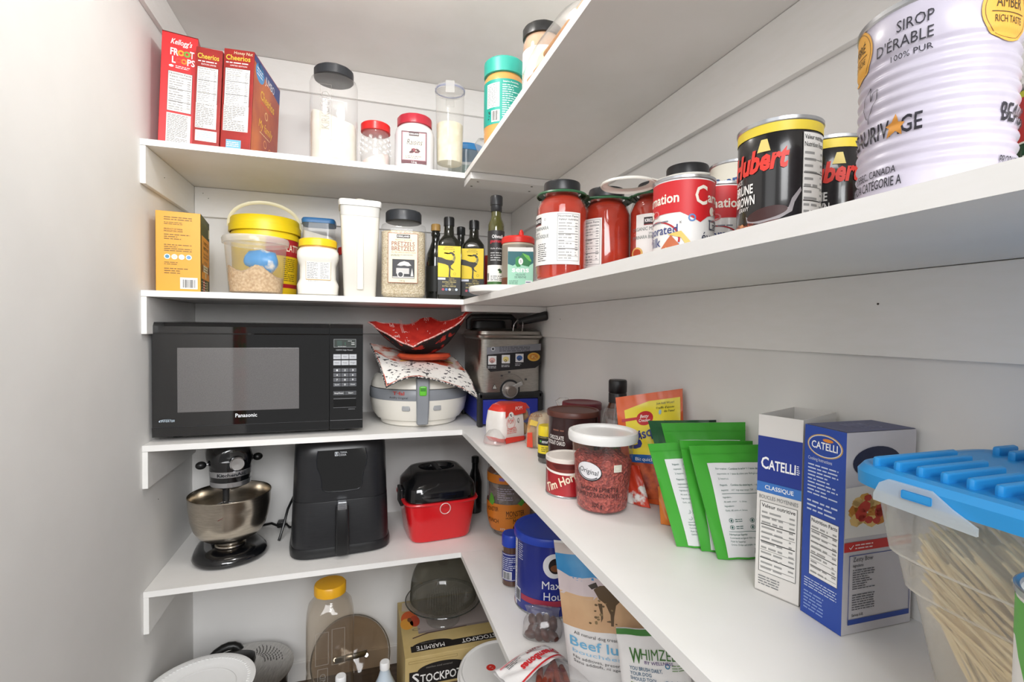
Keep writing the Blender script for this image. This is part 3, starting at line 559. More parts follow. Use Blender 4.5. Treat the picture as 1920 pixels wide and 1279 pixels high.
# jars of sauce
SAUCE = N('#B8341A', '#A32A14', 30, .12, 0, 0, name='tomato_sauce', spec=.5)
GL = CLEAR(haze=.02, refl=1.2)
def sauce_jar(label, x, y, off, lo, hi, extra=0):
    t = thing('sauce_jar', label, 'jar', (x, y, ZB + E4), face(x, y, off), 'marinara sauce jars'); r = .0452
    obj('sauce', lathe([(.003, .036), (.007, .0425), (.02, .0438), (.128, .0438), (.142, .038), (.15, .031), (.158, .0292)], 56), SAUCE, t, 50)
    obj('jar_wall', lathe([(0, .037), (.003, .0425), (.008, .0446), (.015, r), (.13, r), (.144, .0405), (.152, .033), (.158, .0305), (.165, .0305)], 56, (1, 0)), GL, t, 50)
    cap_(t, [(.159, .031), (.16, .0325), (.174, .0325), (.1765, .0315), (.1772, .029), (.1765, .001)], P('#1B1C1F', .35), ridges=0)
    mp = around(r + .0002); u0, u1 = lo * r, hi * r
    art(t, [Rc('#EDECE9', u0, .028, u1, .117, 0)] + extra_lab(u0, u1), mp, 'label', .0045)
    return t
def extra_lab(u0, u1):
    # front picture panel is around u = u0+.035 ; nutrition panel at the right end
    a = u0 + .022
    return [Rc('#26181C', a - .006, .099, a + .021, .111, 1), Tx('#FFFFFF', 'KIRKLAND', a - .004, .1025, .0055, .024, bold=.04), Rc('#8E2A2A', a - .006, .0975, a + .021, .099, 1), El('#8F8F8F', a + .03, .106, .002, hole=.7),
            Tx('#5E6A66', 'ORGANIC MARINARA', a - .03, .0885, .0058, .068), Tx('#5E6A66', 'SAUCE', a + .003, .082, .0032), Tx('#5E6A66', 'MARINARA BIOLOGIQUE', a - .03, .0745, .0058, .068), El('#E0B66A', a - .02, .05, .013, .011), El('#B8482A', a - .02, .051, .009, .007, 2), Ln('#4A4A4A', a + .012, .034, a + .036, .066, 9, 4, 1)] + Nutri(u1 - .042, .034, u1 - .003, .114, seed=5, th=.0035)
sauce_jar('front left sauce jar, wide white label with its nutrition table, under the green carrier', .0555, -.598, -16, -1.55, 1.05)
sauce_jar('second sauce jar from the left, showing bare red sauce right of its label', .1495, -.588, -58, -1.6, .86)
sauce_jar('third sauce jar from the left, partly covered by the front red and white milk can', .2155, -.6505, 40, -1.5, 1.3)
t4 = sauce_jar('rearmost sauce jar, only its black lid showing above the front milk can', .2095, -.7455, 0, -1.4, 1.1)
def carrier(name, label, pts, r, col, z):
    t = thing(name, label, 'carrier', (0, 0, 0), 0, 'plastic jar carriers'); b = bmesh.new(); m = P(col, .35)
    for i, (x, y) in enumerate(pts):
        rg = lathe([(z, .0335), (z - .002, .044), (z - .005, .0455), (z - .0065, .0445), (z - .003, .042), (z - .0015, .0335)], 48, (0, 0))
        n_ = len(rg.verts); xf(rg, Matrix.Translation((x, y, 0)))
        obj('ring', rg, m, t)
    for a, c in zip(pts, pts[1:]):
        d = Vector((c[0] - a[0], c[1] - a[1], 0)); L = d.length; d.normalize(); p = Vector((-d.y, d.x, 0)); A = Vector((a[0], a[1], z - .0035)) + d * .037; C_ = Vector((c[0], c[1], z - .0035)) - d * .037
        bb = bmesh.new(); vv = []
        for P_, wd in ((A, .028), ((A + C_) / 2, .017), (C_, .028)): vv.append([bb.verts.new(P_ + p * wd + Vector((0, 0, .0012))), bb.verts.new(P_ - p * wd + Vector((0, 0, .0012))), bb.verts.new(P_ - p * wd - Vector((0, 0, .0012))), bb.verts.new(P_ + p * wd - Vector((0, 0, .0012)))])
        for i in range(2):
            for k in range(4): bb.faces.new((vv[i][k], vv[i][(k + 1) % 4], vv[i + 1][(k + 1) % 4], vv[i + 1][k]))
        bb.faces.new(vv[0]); bb.faces.new(vv[2][::-1]); obj('web', bb, m, t)
    return t
carrier('jar_carrier', 'dark green plastic carrier linking the necks of three front sauce jars', [(.0555, -.598), (.1495, -.588), (.2155, -.6505)], .045, '#2F5F3F', ZB + .1585)
t = carrier('jar_carrier', 'white plastic carrier with an empty ring above the second sauce jar', [(.2095, -.7455), (.1315, -.697)], .045, '#ECEBE2', ZB + .160)
t.rotation_euler = (0, 0, 0)
t = thing('dark_jar', 'slim dark jar with black lid hidden behind the front left sauce jar', 'jar', (.126, -.49, ZB + E4), face(.126, -.49, 20))
obj('jar_wall', lathe([(0, .034), (.004, .0375), (.12, .038), (.134, .034)], 40), P('#201C1C', .2, coat=.4), t)
cap_(t, [(.134, .036), (.135, .038), (.165, .038), (.168, .035), (.1685, .001)], P('#222326', .4))
art(t, [Rc('#191819', -.05, .02, .05, .118, 0), Tx('#E8E4DC', 'O', -.034, .085, .01), Ln('#C9BFAE', -.05, .03, -.02, .07, 5, 3, 1), Rc('#7A2E22', -.05, .02, .05, .03, 1)], around(.0381), 'label', .005)
# cans
CW = P('#EBE9E6', .3, coat=.2)
def milk_can(label, x, y, off, h=.1):
    t, mp = steel_can('milk_can', label, x, y, ZB, .0365, h, CW, off, 'evaporated milk cans'); p_ = .0365 * pi
    CR = '#CF2027'; top = h - .006
    f = [Rc(CR, -p_, h * .57, p_, top, 0)]
    for k, u in enumerate((-.035, .050)):
        f += [Pg(CR, [(u - .054, h * .572), (u - .03, h * .45), (u - .02, h * .52), (u, h * .565), (u + .02, h * .572)], 0.5), Tx('#F3EBDD', 'C', u - .037, h * .655, .022, .016, bold=.03), Tx('#F3EBDD', 'arnation', u - .02, h * .69, .0115, .05, bold=.045), El('#F3EBDD', u - .012, h * .585, .0045, .0055, 2), El('#D9787A', u - .003, h * .58, .007, .0045, 2, hole=.7),
              El('#B3222C', u - .002, h * .26, .034, .024, 1, a0=-10, a1=110, hole=.93), El('#9CC0E0', u - .002, h * .26, .034, .024, 1, a0=-80, a1=-10, hole=.95), El('#B3222C', u - .002, h * .26, .034, .024, 1, a0=190, a1=260, hole=.93), Ln('#7A808C', u - .018, h * .46, u + .022, h * .5, 1, 3, 2), Rc('#2F6FC0', u - .045, .004, u - .03, .012, 2)]
    f += [Tx('#2B3A7A', 'Evaporated', -.068, h * .33, .0105, .062, lv=3, bold=.01), Tx('#2B3A7A', 'Milk', -.056, h * .19, .0115, .028, lv=3), Tx('#2B2F4A', 'Lait', .033, h * .37, .0115, .022, lv=3), Tx('#2B2F4A', 'évaporé', .022, h * .23, .0115, .048, lv=3),
          Pg('#C06A45', [(-.036, .006), (-.014, .032), (.008, .006)], 3), Pg('#EAD37E', [(-.03, .004), (-.02, .018), (-.012, .013), (-.004, .019), (.004, .004)], 4), Pg('#E2BE63', [(-.018, .033), (-.002, .036), (.01, .021), (.008, .012), (-.002, .028)], 4), El('#5D86BE', .010, h * .5, .0045, hole=.6), Tx('#777777', 'x', -.0045, h * .44, .004)]
    art(t, f, mp, 'label', .0045)
    return t
milk_can('front milk can, red and white, with pie picture and both English and French names', .0975, -.890, 0, .1025)
milk_can('rear milk can, red and white, squeezed between the front milk can and brown sauce can', .170, -.8685, 52, .108)
t, mp = steel_can('condensed_milk_can', 'taller white can with blue lettering and a red ribbon, behind the milk cans', .2325, -.8255, ZB, .0345, .158, P('#ECE7D8', .3, coat=.2), 0, None)
art(t, [Tx('#24508F', 'Brand', -.025, .117, .0155, .045, bold=.06, shear=.1, rot=8), Pg('#B3222C', [(-.03, .106), (.0, .109), (.022, .119), (.034, .122), (.029, .127), (.034, .132), (.022, .128), (.0, .114), (-.03, .111)], 1)], mp, 'label', .005)
t.rotation_euler.z += R_(-6)
HB = P('#161415', .22, coat=.3)
BEEF = N('#5A241A', '#2A1210', 120, .4, lo=.4, hi=.6, name='gravy_print'); SPEC = N('#B86A45', '#5A1F18', 260, .4, lo=.4, hi=.6, name='fries_print')
def gravy(label, x, y, off):
    t, mp = steel_can('gravy_can', label, x, y, ZB, .0375, .119, HB, off, 'brown sauce cans'); 
    f = [Rc('#E7CE3E', -.115, .1055, .115, .1145, 0), Pg('#E9D37C', [(-.015, .0885), (-.0115, .1), (-.006, .1), (-.003, .0885)], 2), Tx('#E23A2E', 'Hubert', -.0465, .0695, .0195, .06, lv=3, bold=.08, shear=.3, rot=3),
         Tx('#F1EEEA', 'SAUCE', -.044, .0625, .004, .012, rot=4), Tx('#F1EEEA', 'BRUNE', -.0425, .052, .0085, .024, bold=.05), Tx('#F1EEEA', 'BROWN', -.0425, .041, .0085, .026, bold=.05), Tx('#F1EEEA', 'GRAVY', -.037, .0355, .004, .014),
         Pg('#9C9699', [(-.026, .03), (-.02, .026), (0, .0275), (.013, .034), (.0155, .042), (.023, .0525), (.0238, .049), (.018, .0385), (.016, .03), (.006, .024), (-.012, .021), (-.024, .0235)], 2), El('#3B1B1A', -.006, .03, .0185, .0058, 3, rot=10),
         Rc(BEEF, -.05, .0045, .024, .018, 1), El(BEEF, -.006, .018, .03, .006, 1), Blobs([SPEC, '#C98A5A'], -.05, .005, -.012, .026, 16, .007, 5, 1.4, .5)] + Nutri(.0245, .019, .052, .1035, ('Valeur nutritive', 'Nutrition Facts'), 6, th=.0042)
    art(t, f, mp, 'label', .0045)
gravy('front brown sauce can with red script, whole label and nutrition table visible', .1105, -1.0235, -6)
gravy('rear brown sauce can with red script, tucked behind the large ribbed syrup can', .1935, -1.0065, 30)
t, mp = steel_can('syrup_can', 'big ribbed lavender-white maple syrup can with amber roundels', .0925, -1.174, ZB, .0435, .1365, N('#C3BECC', '#BBB5C4', 40, .3, spec=.5, name='lilac_tin'), 8, None, ribs=11)
AMB = '#E7AC45'; sc = lambda a: R_(a) * .0435
f = []
for u in (sc(-80), sc(44)): f += [El(AMB, u, .116, .0175, .0185, .5, n=36), El('#7A5524', u, .116, .0158, .0168, 1, n=36, hole=.975), Rc('#5A4520', u - .012, .1145, u + .012, .1150, 2)]
f += [Tx('#4A3A1E', 'AMBER', sc(44), .1175, .0068, .019, 'c', bold=.03), Tx('#4A3A1E', 'RICH TASTE', sc(44), .1085, .0042, .02, 'c'), Tx('#4A3A1E', 'AMBRÉ', sc(-80), .1175, .0062, .02, 'c', bold=.03), Tx('#4A3A1E', 'GOÛT RICHE', sc(-80), .109, .004, .02, 'c'),
      Tx('#2B2A33', 'SIROP', sc(-9), .1165, .0072, .0195, 'r', lv=1), Tx('#2B2A33', "D'ÉRABLE", sc(-9), .106, .0072, .0325, 'r', lv=1), Tx('#2B2A33', '100% PUR', sc(-9), .0985, .0046, .0225, 'r', lv=1),
      Tx('#2B2A33', 'BEAURIVAGE', sc(-88), .050, .0105, .056, 'l', 1, .02), Pg('#C98A3A', [(sc(-40), .049), (sc(-38), .055), (sc(-41), .057), (sc(-36), .0585), (sc(-33), .064), (sc(-31), .058), (sc(-26), .057), (sc(-29), .054), (sc(-28), .049), (sc(-33), .052)], 2), Tx('#2B2A33', 'BEAURIVAGE', sc(40), .050, .0105, .056, 'l', 1, .02),
      Tx('#2B2A33', 'QUÉBEC, CANADA', sc(-82), .0255, .0042, .038, 'l', 1), Tx('#2B2A33', 'CANADA CATÉGORIE A', sc(-92), .0165, .0062, .049, 'l', 1, .02), Tx('#2B2A33', 'PRODUCT OF CANADA', sc(40), .024, .0042, .042, 'l', 1)]
for u in (sc(-62), sc(86)):
    pts = [(0, 0), (-.003, .004), (-.0045, .012), (-.001, .018), (.003, .021), (.003, .012), (.006, .017), (.009, .018), (.0085, .012), (.002, .003), (.001, -.003)]
    for (a, b_), (c, d) in zip(pts, pts[1:]):
        L = math.hypot(c - a, d - b_); nx, ny = -(d - b_) / L * .00025, (c - a) / L * .00025
        f.append(Pg('#2B2A33', [(u + a + nx, .068 + b_ + ny), (u + a - nx, .068 + b_ - ny), (u + c - nx, .068 + d - ny), (u + c + nx, .068 + d + ny)], 1))
art(t, f, mp, 'label', .004, vstep=.0014, lift=.0005, label='printed syrup artwork with two amber roundels')
t, mp = steel_can('soup_can', 'green, red and yellow can barely showing at the right edge behind the syrup can', .2235, -1.1885, ZB, .0365, .108, P('#1F4A34', .3, coat=.3), 0)
art(t, [Rc('#C9CF3A', -.115, .098, .115, .103, 0), Rc('#C1272D', -.115, .064, .115, .098, 0), Rc('#E8E4D8', -.115, .0625, .115, .064, 1), El('#E9C43A', -.045, .078, .011, .012, 1), Tx('#F2F2EE', 'inspiré', -.05, .048, .008, .05), Rc('#D6D84A', -.06, .018, .02, .04, 1), Ln('#2A3A1A', -.055, .02, .015, .038, 3, 4, 2), Rc('#C1272D', -.115, .004, .115, .016, 0)], mp, 'label', .005)
# ================================================================ THIRD SHELF
t = thing('microwave', 'large glossy black microwave oven with keypad on the right', 'microwave', (-.7931, .036, ZC + E4))
GB = P('#0C0D0F', .05, spec=.8, coat=.6); SB = P('#17181A', .4)
w, h = .5125, .3075; z0 = .011
obj('housing', box(.004, .022, z0, w - .004, .335, h - .004, .006), SB, t)
for x in (.04, w - .04):
    for y in (.06, .28): obj('foot', lathe([(0, .012), (z0 + .001, .013)], 16), BLACK, t).location = (x, y, 0)
def bezel(x0, x1):
    b = bmesh.new(); prof = [(.03, z0), (.0015, z0 + .0005), (0, z0 + .024), (.0022, z0 + .0255), (.0022, h - .032), (0, h - .029), (.0004, h - .012), (.007, h - .002), (.03, h)]
    rows = [[b.verts.new((x, y, z)) for y, z in prof] for x in (x0, x1)]; n = len(prof)
    for i in range(n - 1): b.faces.new((rows[0][i], rows[1][i], rows[1][i + 1], rows[0][i + 1]))
    b.faces.new((rows[0][-1], rows[1][-1], rows[1][0], rows[0][0])); b.faces.new(rows[0]); b.faces.new(rows[1][::-1])
    return b
d = obj('door', bezel(0, .4225), GB, t, 25)
pn = obj('control_panel', bezel(.4242, w), GB, t, 25)
obj('door_window', box(.056, .0012, z0 + .062, .345, .004, h - .067, .0006), N('#6E6C6C', '#5F5D5E', 700, .05, 0, 0, name='window_mesh', spec=1.0), d)
mp = flat((0, .0018, 0))
art(d, [Tx('#E9ECEF', 'Panasonic', .189, .0555, .0098, .052, bold=.03), Tx('#BFD0DC', 'INVERTER', .019, .0495, .0052, .031, bold=.02, shear=.3), El('#BFD0DC', .033, .0515, .0185, .005, 1, a0=100, a1=205, hole=.86), El('#BFD0DC', .033, .0515, .0185, .005, 1, a0=60, a1=100, hole=.9), Rc('#3C3E42', .001, z0 + .0247, .4215, z0 + .0256, 1)], mp, 'lettering')
pr = [Fr('#A9ADB0', .4345, .2415, .4935, .2645, .0007, 1), Rc('#122019', .4355, .2425, .4925, .2635, .5), Tx('#39C08A', ':', .464, .2495, .008, lv=2), Rc('#1F3A33', .443, .246, .456, .26, 1), Ln('#D8DADA', .472, .258, .484, .261, 1, 2), Ln('#C8CACA', .481, .248, .491, .257, 2, 3), Ln('#D8DADA', .445, .2428, .47, .2452, 1, 5), Tx('#B9BCC0', '1200W High Power', .4405, .2325, .0034, .045)]
cx = (.4335, .4545, .4755); bw = .0195
def btn(i, y, hgt, c, s, tc, k=.0032): return [Rc(c, cx[i], y, cx[i] + bw, y + hgt, 1), Tx(tc, s, cx[i] + bw / 2, y + hgt * .5 - k / 2, k, min(bw * .8, len(s) * k * .85), 'c', 2, .02)]
for (y, names) in ((.2085, ('Popcorn', 'Auto', 'Cook')), (.1915, ('Power', 'Timer', 'Weight'))):
    for i, s in enumerate(names): pr += btn(i, y, .0135, '#B9BCC1', s, '#2A2C30', .0028)
for r_, y in enumerate((.172, .1585, .145)):
    for i in range(3): pr += btn(i, y, .0105, '#55575C', str(r_ * 3 + i + 1), '#F2F4F5', .0048)
pr += btn(0, .1315, .0105, '#55575C', 'Quick', '#F2F4F5', .0028) + btn(1, .1315, .0105, '#55575C', '0', '#F2F4F5', .0048) + btn(2, .1315, .0105, '#55575C', 'Clock', '#F2F4F5', .0028)
pr += [Rc('#46484C', .4335, .107, .4635, .1185, 1), Rc('#46484C', .4648, .107, .495, .1185, 1), Tx('#F2F4F5', 'Stop/Reset', .4485, .111, .0036, .024, 'c', 2, .02), Tx('#F2F4F5', 'Start', .48, .111, .0036, .013, 'c', 2, .02), Rc('#5A5C60', .4335, .0985, .4945, .099, 1), Rc('#7A7C80', .4335, .0715, .4945, .0723, 1), Ln('#9A9CA0', .474, .0655, .494, .0685, 1, 4), Rc('#8A8C90', .425, z0 + .0247, w - .001, z0 + .0256, 1)]
art(pn, pr, mp, 'keypad')
obj('door_button', box(.4335, .0012, .0745, .4945, .006, .097, .001), P('#0A0B0C', .12, coat=.5), pn)

# ---- round air fryer
t = thing('round_fryer', 'round cream-white paddle fryer with grey band and green button', 'air fryer', (-.1045, .186, ZC + E4), face(-.1045, .186, 4))
CRM = P('#EEEAE0', .28, coat=.2); GRY = P('#8C9096', .38)
obj('base', lathe([(0, .112), (.004, .119), (.012, .121), (.018, .126)], 64, (1, 0)), CRM, t)
obj('body', lathe([(.016, .117), (.02, .132), (.04, .1455), (.07, .1525), (.083, .153)], 64, (0, 0)), CRM, t)
obj('grey_band', lathe([(.083, .1535), (.086, .1545), (.112, .1535), (.115, .151)], 64, (0, 0)), GRY, t)
obj('lid', lathe([(.1155, .1475), (.117, .1505), (.13, .149), (.15, .139), (.163, .12), (.17, .09), (.172, .001)], 64), CRM, t)
obj('lid_window', lathe([(.158, .1305), (.1685, .1), (.1725, .06), (.1735, .001)], 48, (0, 0)), P('#1E1F20', .12, coat=.5), t)
obj('seam', lathe([(.1148, .1485), (.1162, .1485)], 64, (0, 0)), BLACK, t)
hd = []
b = bmesh.new(); rows = []
for z, y, wd in ((.008, -.135, .012), (.014, -.152, .0165), (.05, -.1595, .018), (.09, -.163, .019), (.125, -.162, .0195), (.15, -.158, .0195), (.152, -.15, .0195), (.15, -.14, .019)):
    rows.append([b.verts.new((sx * wd, y + (.004 if abs(sx) == 1 else 0), z)) for sx in (-1, -.8, 0, .8, 1)] + [b.verts.new((wd, y + .03, z)), b.verts.new((-wd, y + .03, z))])
for a, c in zip(rows, rows[1:]):
    for i in range(7): b.faces.new((a[i], a[(i + 1) % 7], c[(i + 1) % 7], c[i]))
b.faces.new(rows[0]); b.faces.new(rows[-1][::-1])
hn = obj('handle', b, GRY, t, 30)
obj('handle_top', box(-.0185, -.1615, .1525, .0185, -.125, .172, .004), P('#C9C8C4', .25, .6), t)
g = obj('green_button', box(-.0105, -.1665, .1, .0105, -.160, .128, .004), P('#6CCB3C', .3), t)
obj('green_recess', box(-.0075, -.1668, .113, .0075, -.1655, .124, .001), P('#3F8F2A', .4), t)
for s in (-1, 1):
    b = box(-.0125, -.004, -.0085, .0125, .006, .0085, .004); o = obj('side_button', b, P('#A7A9AB', .35), t); a = s * .295 - (.03 if s < 0 else 0)
    o.location = (.1495 * sin(a), -.1495 * cos(a), .061); o.rotation_euler = (R_(-8), 0, a)
art(t, [Tx('#C8392E', 'T·fal', -.09, .1005, .0098, .036, bold=.03), Tx('#3A3C40', 'Actifry Original', -.102, .0895, .0058, .058)], around(.1546), 'lettering', .006)
# ---- two quilted bowl holders lying on it
def cozy(name, label, loc, rz, hz, half, m_in, m_out, m_edge, prims, col_out, edge=.004):
    t = thing(name, label, 'bowl holder', loc, rz, 'quilted bowl holders'); n = 26
    def surf(dz, m, nm):
        b = bmesh.new(); g = [[b.verts.new((half * (2 * i / n - 1), half * (2 * j / n - 1), hz(2 * i / n - 1, 2 * j / n - 1) + dz)) for i in range(n + 1)] for j in range(n + 1)]
        for j in range(n):
            for i in range(n): b.faces.new((g[j][i], g[j][i + 1], g[j + 1][i + 1], g[j + 1][i]))
        return obj(nm, b, m, t, 80)
    surf(edge, m_in, 'lining'); surf(0, m_out, 'outer_cloth')
    pts = []
    for k in range(4 * n):
        s, q = divmod(k, n); u = 2 * q / n - 1; x, y = ((u, -1), (1, u), (-u, 1), (-1, -u))[s]; pts.append((half * x, half * y, hz(x, y) + edge / 2))
    obj('piping', tube(pts, edge * .62, 6, True), m_edge, t, 60)
    if prims: art(t, prims, lambda a, b_, h: Vector((a, b_, hz(a / half, b_ / half) + edge + h + .0006)), 'print', .012, vstep=.012)
    return t
SWH = N('#F1EFEA', '#3E3E43', 75, .9, lo=.575, hi=.605, detail=6, name='white_cartoon_cloth'); STR = N('#E7DCD2', '#C9502E', 22, .9, lo=.42, hi=.58, name='patterned_cloth')
def corners(bl, br, fl, fr_, ex=2):
    k = lambda a, b: (max(0, 1 + a) * max(0, 1 + b) / 4) ** ex
    return lambda x, y: bl * k(-x, y) + br * k(x, y) + fl * k(-x, -y) + fr_ * k(x, -y)
cw = corners(.04, -.01, -.05, -.10)
hz = lambda x, y: .026 + .006 * sin(4 * x + 1) * cos(3 * y) + cw(x, y) - .022 * max(0, -y - .3) + .01 * max(0, -y - .5) * cos(3 * x)
cozy('bowl_holder', 'white quilted bowl holder with black line drawings, draped on the round fryer', (-.104, .125, ZC + .176), R_(8), hz, .135, STR, SWH, N('#3A393C', '#DEDCD8', 160, .9, lo=.5, hi=.56, name='checked_piping'),
     [Pg(SWH, [(-.132, -.132), (.132, -.132), (.132, -.03), (.05, -.045), (-.02, -.035), (-.08, -.01), (-.132, .06)], 0)] + Blobs(['#E28B5A', '#D8C3C9', '#5F93C9', '#B23A2E', '#EAC16A'], -.09, -.03, .12, .09, 4, .02, 3, 1) + Blobs(['#46454A'], -.12, -.12, .12, -.05, 9, .007, 8, 1), 'w')
RC = N('#D63A2C', '#C22E24', 40, .9, name='red_cloth'); BKR = N('#1B1617', '#C5352A', 26, .9, lo=.56, hi=.6, name='black_red_cloth')
hr = lambda x, y: .002 + (min(1.3, x ** 4 + y ** 4) ** .25) ** 1.9 * (.09 * (1 - x) * (1 + y) + .10 * (1 + x) * (1 + y) + .028 * (1 - x) * (1 - y) + .122 * (1 + x) * (1 - y)) / 4 + .003 * sin(5 * x) * sin(4 * y + 1)
f = []; rd = random.Random(2)
for k in range(34):
    a, b_ = rd.uniform(-.11, .11), rd.uniform(-.11, .11); ty = k % 3
    if ty == 0: f += [El('#F4D9D2', a, b_, .0085, lv=1, hole=.72, n=16), El('#F4D9D2', a, b_, .004, lv=1, hole=.5, n=12)]
    elif ty == 1: f += [Pg('#F4D9D2', [(a + i * .004, b_), (a + i * .004 + .0016, b_), (a + i * .004 + .004, b_ + .016), (a + i * .004 + .0024, b_ + .016)]) for i in range(3)]
    else: f += [El('#F4D9D2', a, b_, .005, .009, 1, hole=.7, n=14, rot=k * 40), El('#F4D9D2', a + .008, b_ + .004, .004, .006, 1, hole=.65, n=14, rot=k * 70)]
t = cozy('bowl_holder', 'red bandana-print quilted bowl holder with raised corners, topmost on the round fryer', (-.108, .125, ZC + .211), R_(31), hr, .114, RC, BKR, N('#E9C9C2', '#C23A2E', 120, .9, name='piping_cloth'), [Rc(RC, -.112, -.112, .112, .112, 0)] + f, 'r')
b = crumple([(0, .06, .055, 3), (.010, .078, .07, 3), (.018, .075, .065, 3)], 3, .006)
o = obj('pot_bottom', b, N('#D9542C', '#B43A20', 20, .9, name='orange_cloth'), t, 60); o.location = (.005, -.012, -.009)

# ---- deep fryer in the corner
t = thing('deep_fryer', 'stainless deep fryer on a blue base with black lid handle, in the corner', 'deep fryer', (.052, .0185, ZC + E4), 0)
w, d = .209, .255
NV = P('#27339A', .35)
obj('blue_base', box(.006, .004, .006, w - .002, d, .084, .008), NV, t)
for x, y in ((0, 0), (w - .016, 0), (0, d - .02), (w - .016, d - .02)): obj('foot', box(x, y - .001, 0, x + .016, y + .022, .102, .004), P('#1C1D1F', .4), t)
obj('black_band', box(0, -.001, .083, w, d + .002, .1055, .006), P('#1A1B1D', .35), t)
b = bmesh.new()
loft([(.104, w / 2 - .004, d / 2 - .003, 9, w / 2, d / 2), (.268, w / 2 - .004, d / 2 - .003, 9, w / 2, d / 2)], 72, (1, 0), bm=b)
obj('steel_tank', b, STEEL, t, 40)
obj('tank_rim', loft([(.266, w / 2 - .003, d / 2 - .002, 8, w / 2, d / 2), (.272, w / 2 + .004, d / 2 + .005, 8, w / 2, d / 2), (.278, w / 2 + .006, d / 2 + .007, 8, w / 2, d / 2), (.281, w / 2 + .003, d / 2 + .004, 8, w / 2, d / 2)], 72, (0, 1)), STEEL, t, 30)
obj('lid', loft([(.2815, w / 2 + .003, d / 2 + .002, 7, w / 2, d / 2), (.291, w / 2, d / 2, 7, w / 2, d / 2), (.298, w / 2 - .014, d / 2 - .014, 6, w / 2, d / 2), (.301, w / 2 - .03, d / 2 - .03, 5, w / 2, d / 2)], 72), STEEL, t, 30)
obj('lid_handle', tube([(-.018, .06, .298), (-.02, .055, .325), (-.012, .05, .334), (.02, .05, .336), (.115, .05, .337), (.128, .053, .328), (.13, .06, .3)], .0085, 10), P('#151618', .4), t)
obj('lid_filter', loft([(.3, .058, .06, 5, .055, .13), (.322, .055, .058, 5, .055, .13), (.326, .05, .052, 5, .055, .13)], 40), P('#232425', .45), t)
bh = obj('basket_handle', tube([(.135, .02, .322), (.16, -.006, .329), (.2, -.035, .34), (.205, -.04, .342)], [.0105, .0125, .0145, .0125], 12), P('#1B1C1E', .38), t)
obj('basket_wire', tube([(.112, .012, .284), (.11, .006, .3), (.112, .004, .313), (.122, .006, .325), (.135, .012, .325)], .0016, 6), CHROME, bh)
obj('basket_wire', tube([(.138, .012, .284), (.137, .0, .296), (.138, -.004, .312), (.14, .002, .322)], .0016, 6), CHROME, bh)
mp = flat((0, .0012, 0))
K2 = P('#1D1C20', .35); s = [Pg('#8E9098', [(.026, .242), (.2, .254), (.2, .232), (.026, .219)], 0), El('#D8D9DC', .045, .2375, .0062, lv=1), El('#3A3B40', .045, .2375, .004, lv=2), Ln('#3A3B45', .065, .229, .175, .246, 3, 4, 1), Pg('#1D1C20', [(.026, .22), (.2, .233), (.2, .19), (.182, .178), (.038, .168), (.026, .18)], 0)]
for u, c in ((.03, '#D9A9A4'), (.073, '#EBD98A'), (.117, '#3F66A8')): v = .19 + (u - .03) * .075; s += [Rc('#E9E9EA', u, v, u + .026, v + .026, 1), El(c, u + .013, v + .013, .0095, .008, 2), El('#33343A', u + .012, v + .008, .004, lv=3, hole=.6), Ln('#D8D8DC', u - .001, v - .012, u + .028, v - .003, 2, int(u * 999), 1)]
s += [El('#E6B34A', .1765, .2125, .0205, .0135, 1), El('#D98A36', .1765, .213, .014, .009, 2), Blobs(['#F0CE7A'], .163, .205, .19, .221, 7, .004, 3, 3)]
s += [Pg('#3A3A3C', [(.043, .115), (.060, .115), (.0515, .131)], 1), Pg('#B5B1AA', [(.0452, .1163), (.0578, .1163), (.0515, .1283)], 2), Rc('#3A3A3C', .0511, .1195, .0519, .1245, 3), El('#4A4A4C', .098, .115, .05, .046, 1, a0=15, a1=120, hole=.985), Rc('#4A4A4C', .07, .153, .077, .158, 1), Rc('#4A4A4C', .094, .163, .101, .169, 1), Rc('#4A4A4C', .148, .14, .155, .146, 1), Ln('#4A4A4C', .07, .147, .08, .15, 1, 3)]
art(t, s, mp, 'front_sticker')
kb = obj('dial', xf(lathe([(0, .027), (.006, .026), (.008, .0245)], 40), Matrix.Translation((.1, .0005, .112)) @ Matrix.Rotation(R_(90), 4, 'X')), P('#C9C8C6', .25, .8), t)
obj('dial_pointer', xf(box(-.005, -.0072, 0, .042, .0072, .008, .003), Matrix.Translation((.1, -.0005, .114)) @ Matrix.Rotation(R_(-27), 4, 'Y') @ Matrix.Rotation(R_(90), 4, 'X')), P('#C9C8C6', .25, .8), kb)
obj('dial_knob', xf(lathe([(.006, .016), (.02, .0155), (.022, .013)], 36), Matrix.Translation((.1, 0, .1095)) @ Matrix.Rotation(R_(90), 4, 'X')), P('#8A7F78', .35, .7), kb)
obj('dial_arc', xf(lathe([(0, .0315), (.003, .0315)], 36), Matrix.Translation((.1, .0012, .112)) @ Matrix.Rotation(R_(90), 4, 'X')), P('#1C1D1F', .4), t)

